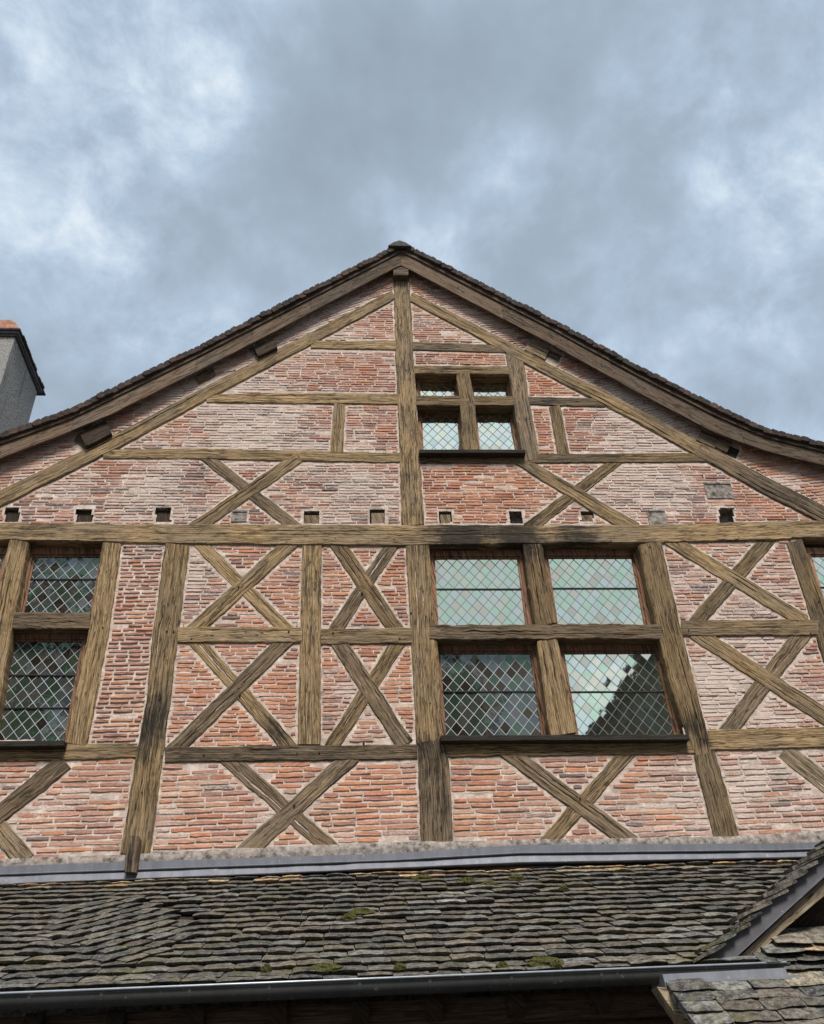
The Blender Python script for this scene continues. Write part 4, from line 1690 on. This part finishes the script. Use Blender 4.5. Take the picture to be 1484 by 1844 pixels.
# folded rim in a paler colour that paints the sky reflected along it
m_ = MB()
nseg = 8
vv, ff = [], []
for x in (XL, XRG):
    for i in range(nseg):
        a = 2 * math.pi * i / nseg
        vv.append((x, YG - .012 + .008 * math.cos(a), ZG + .012 + .008 * math.sin(a)))
ff = [(i, (i + 1) % nseg, nseg + (i + 1) % nseg, nseg + i) for i in range(nseg)] + [tuple(range(nseg)), tuple(range(2 * nseg - 1, nseg - 1, -1))]
me = mesh('gutter_rim', vv, ff, True)
fix_normals(me)
link('gutter_rim', me, M_RIM, wing)
for s in (52, 181, 340, 484, 648, 776, 925, 1090):
    x = W(s, 1800, YG)[0]
    n = len(GP)
    vv = []
    for dx in (-.011, .011):
        vv += [(x + dx, GCY + y * 1.05 - .001, ZG + z * 1.05) for y, z in GP[3:]]
    k = len(GP) - 3
    ff = [(i, i + 1, k + i + 1, k + i) for i in range(k - 1)]
    me = mesh('gutter_strap', vv, ff)
    o = link('gutter_strap', me, M_GUTTER, wing)
    so = o.modifiers.new('solid', 'SOLIDIFY')
    so.thickness = .004
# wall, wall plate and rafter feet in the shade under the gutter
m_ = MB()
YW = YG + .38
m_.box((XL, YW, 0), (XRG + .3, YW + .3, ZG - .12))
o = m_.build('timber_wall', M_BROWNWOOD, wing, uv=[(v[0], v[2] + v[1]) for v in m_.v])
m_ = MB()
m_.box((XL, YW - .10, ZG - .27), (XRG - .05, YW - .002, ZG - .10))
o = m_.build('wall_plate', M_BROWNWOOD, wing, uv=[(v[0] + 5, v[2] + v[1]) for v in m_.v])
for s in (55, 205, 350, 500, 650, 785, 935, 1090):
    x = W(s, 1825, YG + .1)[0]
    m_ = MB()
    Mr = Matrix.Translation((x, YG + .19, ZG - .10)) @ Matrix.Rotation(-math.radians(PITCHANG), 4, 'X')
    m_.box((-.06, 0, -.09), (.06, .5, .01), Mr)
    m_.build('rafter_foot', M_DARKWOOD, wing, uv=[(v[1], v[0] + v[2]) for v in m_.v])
for s in (-150, 1550):
    pass

# ------------------------------------------------------------------ dormer at the right: verge, zinc barge, pent roof
dormer = empty('dormer', 'tiled dormer with zinc-clad bargeboard and dark open gable at lower right', 'dormer')
YD = YG + .10
UZ = Vector((0, 0, 1))


def D(px, py, y=YD):
    x, z = W(px, py, y)
    return (x, z)


def z4(zx, zy):      # enlarged-survey coordinates
    return (1184 + zx / 4.947, 1500 + zy / 4.947)


def plate(name, pts, y0, y1, mat, parent=dormer, uvdir=None):
    m_ = MB()
    q = [D(*z4(*p), y0) for p in pts]
    m_.prism(q, y0, y1)
    a, b_ = Vector(q[0]), Vector(q[1])
    t = (b_ - a).normalized()
    me = mesh(name, m_.v, m_.f, False, [((v[0] * t.x + v[2] * t.y), (-v[0] * t.y + v[2] * t.x) + v[1]) for v in m_.v])
    fix_normals(me)
    return link(name, me, mat, parent)


# zinc-clad barge, its folded rim, timber barge below
plate('zinc_barge', [(400, 1140), (1500, 110), (1750, -130), (1750, 140), (1484, 385), (715, 1100)], YD, YD + .02, M_BARGEZINC)
plate('barge_rim', [(700, 1108), (1484, 392), (1750, 150), (1750, 118), (1484, 362), (722, 1080)], YD - .03, YD + .002, M_ZINC)
plate('timber_barge', [(735, 1100), (1484, 400), (1750, 160), (1750, 330), (1484, 560), (1100, 880), (890, 1085)], YD + .022, YD + .07, M_PALEWOOD)
plate('gable_board', [(880, 1090), (1100, 880), (1484, 560), (1800, 300), (1900, 1000), (1484, 950)], YD + .22, YD + .26, M_DARKWOOD)
# tile ends stepping down the rake
tips = [(1760, -60), (1690, 10), (1610, 85), (1545, 130), (1484, 175), (1430, 250), (1340, 335), (1240, 425), (1165, 505), (1020, 610), (935, 705), (830, 805), (700, 890), (610, 985)]
vt = []
for i, (tx, ty) in enumerate(tips):
    for lay_ in (0,):
        L = rnd.uniform(300, 350)
        s = math.radians(27 + rnd.uniform(-2, 2))
        ex, ey = tx - L * math.cos(s), ty + L * math.sin(s)
        if lay_:
            tx2, ty2 = tx - 70 + rnd.uniform(-15, 15), ty - 8
            ex, ey = ex - 60, ey - 10
        else:
            tx2, ty2 = tx, ty
        y0 = YD - .05 + (.05 if lay_ else 0) + rnd.uniform(-.01, .01)
        a, b_ = Vector(D(*z4(tx2, ty2), y0)), Vector(D(*z4(ex, ey), y0))
        t = (b_ - a).normalized()
        n = Vector((-t.y, t.x))
        if n.y < 0:
            n = -n
        Lm = (b_ - a).length
        th = .013
        m_ = MB()
        prof = []
        for f in (0, .03, .3, .65, 1):
            prof.append(a + t * Lm * f + n * (th if f else th * .3) + n * .004 * rnd.uniform(-1, 1))
        for f in (1, .65, .3, .03, 0):
            prof.append(a + t * Lm * f - n * (th if f else th * .3) + n * .004 * rnd.uniform(-1, 1))
        m_.prism([(p.x, p.y) for p in prof], y0, y0 + .16)
        me = mesh('verge_tile', m_.v, m_.f)
        fix_normals(me)
        o = link('verge_tile', me, M_TILE_O, dormer)
        c = rnd.choice(TCOL)
        k = rnd.uniform(.7, 1.3)
        o.color = (c[0] * k, c[1] * k, c[2] * k, 1)
# slope of the dormer behind the verge
near = [D(*z4(*p)) for p in ((420, 1125), (620, 960), (870, 740), (1180, 465), (1440, 240), (1750, -30))]
far = [D(*z4(*p), YD + 1.5) for p in ((285, 1128), (405, 1012), (650, 792), (965, 522), (1285, 240), (1640, -90))]
vv = [(x, YD + .06, z) for x, z in near] + [(x, YD + 1.5, z) for x, z in far]
me = mesh('roof_slope', vv, [(k, k + 1, k + 7, k + 6) for k in range(5)])
o = link('roof_slope', me, M_COPING, dormer)
so = o.modifiers.new('solid', 'SOLIDIFY')
so.thickness = .05
# zinc sheets at the foot
plate('zinc_soaker', [(405, 1148), (940, 1112), (925, 1090), (700, 1098), (430, 1135)], YD - .03, YD + .1, M_ZINC_L)
YP = YG - .06
plate('zinc_upstand', [(50, 1258), (1140, 1200), (1165, 1285), (110, 1335)], YP, YP + .012, M_ZINC_L)
plate('zinc_upstand_edge', [(100, 1342), (1350, 1290), (1345, 1275), (1165, 1270), (75, 1326)], YP - .03, YP - .004, M_ZINC_L)
plate('zinc_upstand_end', [(45, 1258), (62, 1258), (125, 1380), (80, 1385)], YP - .02, YP + .3, M_ZINC_L)

# pent roof in front of the dormer
pent = TileField(dormer)
pa = math.radians(38)
pd = Vector((0, -math.cos(pa), -math.sin(pa)))
pn = Vector((0, -math.sin(pa), math.cos(pa)))
px0, pz0 = D(*z4(115, 1345), YP - .02)
ptl = math.radians(7)
pdt = Matrix.Rotation(-ptl, 3, UX) @ pd
if (pdt - pd).dot(pn) < 0:
    pdt = Matrix.Rotation(ptl, 3, UX) @ pd
pnt = UX.cross(pdt)
if pnt.z < 0:
    pnt = -pnt
# hip line on the left: each course starts further right
lefts = [(120, 1375), (165, 1460), (230, 1545), (285, 1630), (320, 1700)]
for row in range(12):
    base = Vector((0, YP - .03, pz0 - .02)) + pd * (.10 + .125 * row)
    # start x follows the hip
    sx = D(*z4(120 + 52 * row, 1400), base.y)[0]
    x = sx
    while x < XRG + 2.2:
        w = rnd.uniform(.25, .33)
        c = rnd.choice(TCOL)
        if row == 0 and rnd.random() < .6:
            c = rnd.choice(TWARM)
        k = rnd.uniform(.9, 1.3)
        o = base + UX * (x + w / 2) + pd * rnd.gauss(0, .006) + pn * (.03 + rnd.gauss(0, .003) + .01 * nz(x, row * .5))
        pent.put(o, UX, pdt, (pnt + UX * rnd.gauss(0, .03)).normalized(), w, .30, .036 * rnd.uniform(.8, 1.2), (c[0] * k, c[1] * k, c[2] * k), rnd.gauss(0, .02))
        x += w + rnd.uniform(0, .008)
# the cheek slope right above it, next to the dormer opening
for row, (zx, zy) in enumerate(((1075, 990), (990, 1065), (935, 1150), (1150, 1215), (1175, 1275))):
    yy = YP - .02 - .02 * row + .10
    x, zz = D(*z4(zx, zy), yy)
    while x < XRG + 2.2:
        w = rnd.uniform(.25, .32)
        c = rnd.choice(TCOL + TWARM[2:4])
        k = rnd.uniform(1.0, 1.5)
        o = Vector((x + w / 2, yy, zz + .004 * nz(x * 3, row)))
        pent.put(o, UX, pdt, (pnt + UX * rnd.gauss(0, .03)).normalized(), w, .30, .02, (c[0] * k, c[1] * k, c[2] * k), rnd.gauss(0, .02))
        x += w + .005
pent.flush('tile')
b = MB()
p0 = Vector((0, YP, pz0 - .03))
p1 = p0 + pd * 1.6
x0 = px0 + .05
vv = [(x0, p0.y, p0.z - .03), (XRG + 2.5, p0.y, p0.z - .03), (XRG + 2.5, p1.y, p1.z - .03), (x0 + .62, p1.y, p1.z - .03)]
vv += [(v[0], v[1], v[2] - .05) for v in vv]
b.add(vv, [(0, 1, 2, 3), (7, 6, 5, 4), (0, 3, 7, 4), (3, 2, 6, 7), (2, 1, 5, 6), (1, 0, 4, 5)])
o = b.build('pent_boarding', M_DARKWOOD, dormer, uv=[(v[0], v[1]) for v in vv])
fix_normals(o.data)
plate('timber_hip', [(-5, 1370), (75, 1380), (330, 1702), (420, 1820), (340, 1860), (220, 1702), (60, 1470)], YP - .05, YP + .1, M_PALEWOOD)
m_ = MB()
xa = D(*z4(1484, 900), YD)[0]
m_.box((D(*z4(930, 1100), YD)[0] + .1, YD + .3, 0), (XRG + 2.5, YD + .5, D(*z4(1484, 560), YD)[1]))
m_.build('dormer_wall', M_DARKWOOD, dormer, uv=[(v[0], v[2]) for v in m_.v])

# ------------------------------------------------------------------ chimney stack to the left
chim = empty('chimney_stack', 'grey roughcast chimney stack with tiled cap and round clay ridge tile at left', 'chimney')
YC = 3.0
xr, zt_ = W(27, 607, YC)
xb_, zb_ = 0, 0
# find how far back the right flank runs so that its far top corner meets the survey
best = None
for k in range(1, 60):
    yy = YC + k * .08
    px, py, _ = pix(xr, yy, zt_)
    e = (py - 704) ** 2
    if best is None or e < best[0]:
        best = (e, yy, px)
YC2 = best[1]
print('chimney back', YC2, best)
m_ = MB()
xl = xr - 2.2
m_.box((xl, YC, 3), (xr, YC2, zt_))
m_.build('shaft', M_RENDER, chim)
m_ = MB()
m_.box((xl - .04, YC - .04, zt_ + .001), (xr + .045, YC2 + .04, zt_ + .05))
m_.build('drip_course', M_COPING, chim)
m_ = MB()
m_.box((xl - .07, YC - .075, zt_ + .051), (xr + .075, YC2 + .07, zt_ + .10))
m_.build('drip_course', M_ZINC, chim)
ym = (YC + YC2) / 2
# rows of cap tiles on the flank edge
k = 0
yy = YC - .12
while yy < YC2 + .10:
    m_ = MB()
    w = rnd.uniform(.17, .22)
    dz = rnd.uniform(-.008, .012)
    m_.box((xr - .3, yy, zt_ + .101), (xr + .115 + rnd.uniform(-.02, .02), yy + w - .008, zt_ + .135 + dz))
    m_.build('cap_tile', M_COPING, chim)
    yy += w
xx = xl
while xx < xr - .31:
    m_ = MB()
    w = rnd.uniform(.17, .22)
    m_.box((xx, YC - .12, zt_ + .101), (min(xx + w - .008, xr - .302), YC + .2, zt_ + .135 + rnd.uniform(-.008, .012)))
    m_.build('cap_tile', M_COPING, chim)
    xx += w
m_ = MB()
m_.box((xl, YC + .02, zt_ + .14), (xr - .02, YC2 - .05, zt_ + .2))
m_.build('cap_bedding', M_RENDER, chim)
# round ridge tile along the front edge
rr = .27
cxr = W(11, 592, YC)[0]
vv, ff = [], []
n = 12
for y in (YC - .12, YC + .75):
    for i in range(n + 1):
        a = math.pi * i / n
        vv.append((cxr + rr * math.cos(a) * 1.05, y, zt_ + .12 + rr * .95 * math.sin(a)))
ff = [(i, i + 1, n + 2 + i, n + 1 + i) for i in range(n)] + [tuple(range(n + 1)), tuple(range(2 * n + 1, n, -1))]
me = mesh('ridge_tile', vv, ff)
fix_normals(me)
link('ridge_tile', me, M_CLAY, chim)

# ------------------------------------------------------------------ across the court, seen only in the window glass


def tree(name, label, x, y, h, crown_r, zc, seed, nleaf=9000):
    t = empty(name, label, 'tree', (x, y, 0))
    r = random.Random(seed)
    m_ = MB()
    n = 10
    vv, ff = [], []
    hs = [0, .4, 2, h * .45, h * .8]
    rs = [.42, .30, .24, .16, .05]
    for k, (z, ra) in enumerate(zip(hs, rs)):
        for i in range(n):
            a = 2 * math.pi * i / n
            vv.append((ra * math.cos(a) + .1 * nz(z, seed), ra * math.sin(a) + .1 * nz(z, seed + 5), z))
    ff = [(k * n + i, k * n + (i + 1) % n, (k + 1) * n + (i + 1) % n, (k + 1) * n + i) for k in range(len(hs) - 1) for i in range(n)]
    tr = link('trunk', mesh('trunk', vv, ff, True), M_BARK, t)
    for k in range(7):
        a = r.uniform(0, 6.28)
        z0 = h * r.uniform(.25, .55)
        L = crown_r * r.uniform(.6, .95)
        d = Vector((math.cos(a), math.sin(a), r.uniform(.5, 1.1))).normalized()
        M = Matrix.Translation((0, 0, z0)) @ d.to_track_quat('Z', 'Y').to_matrix().to_4x4()
        lv = [M @ Vector((.09 * (1 - .8 * s) * math.cos(i), .09 * (1 - .8 * s) * math.sin(i), L * s)) for s in (0, 1) for i in (0, 1.26, 2.5, 3.77, 5.0)]
        lf = [(i, (i + 1) % 5, 5 + (i + 1) % 5, 5 + i) for i in range(5)]
        link('limb', mesh('limb', lv, lf, True), M_BARK, t)
    clumps = []
    for k in range(60):
        d = Vector((r.gauss(0, 1), r.gauss(0, 1), r.gauss(0, 1))).normalized() * (r.random() ** .45)
        clumps.append(Vector((d.x * crown_r, d.y * crown_r, zc + d.z * (h - zc))))
    vv, ff = [], []
    for k in range(nleaf):
        c = r.choice(clumps) + Vector((r.gauss(0, .5), r.gauss(0, .5), r.gauss(0, .45)))
        s = r.uniform(.08, .16)
        u = Vector((r.gauss(0, 1), r.gauss(0, 1), r.gauss(0, 1))).normalized()
        w = u.orthogonal().normalized()
        b_ = len(vv)
        vv += [c - u * s, c + w * s * .6, c + u * s, c - w * s * .6]
        ff.append((b_, b_ + 1, b_ + 2, b_ + 3))
    link('crown', mesh('crown', vv, ff), M_LEAF, t)


tree('courtyard_tree', 'broad dark green tree standing across the court to the left', -10.5, -15.5, 17.5, 4.6, 11.5, 5, 16000)
tree('courtyard_tree', 'narrow dark green tree standing behind the viewer in the court', 2.3, -14.6, 14.0, 2.1, 9.0, 6, 14000)
opp = empty('opposite_house', 'dark stone house with steep dark tiled gable across the court', 'house', (0, 0, 0))
ox0, oy0 = 6.4, -15.0
m_ = MB()
m_.prism([(ox0, 0), (ox0 + 12, 0), (ox0 + 12, 10.2), (ox0 + 6, 17), (ox0, 10.2)], oy0 - 12, oy0)
o = m_.build('wall', M_OPPWALL, opp)
fix_normals(o.data)
m_ = MB()
m_.prism([(ox0 - .5, 9.6), (ox0 + 6, 17.0), (ox0 + 12.5, 9.6), (ox0 + 12.5, 9.9), (ox0 + 6, 17.35), (ox0 - .5, 9.9)], oy0 - 12.4, oy0 + .5)
o = m_.build('roof', M_OPPROOF, opp)
fix_normals(o.data)
for k in range(3):
    for z in (1.2, 4.6, 7.8):
        m_ = MB()
        m_.box((ox0 + 1.6 + 3.4 * k, oy0 - .02, z), (ox0 + 2.8 + 3.4 * k, oy0 + .04, z + 1.7))
        m_.build('window', M_DARKGLASS, opp)
print('objects', len(bpy.data.objects))
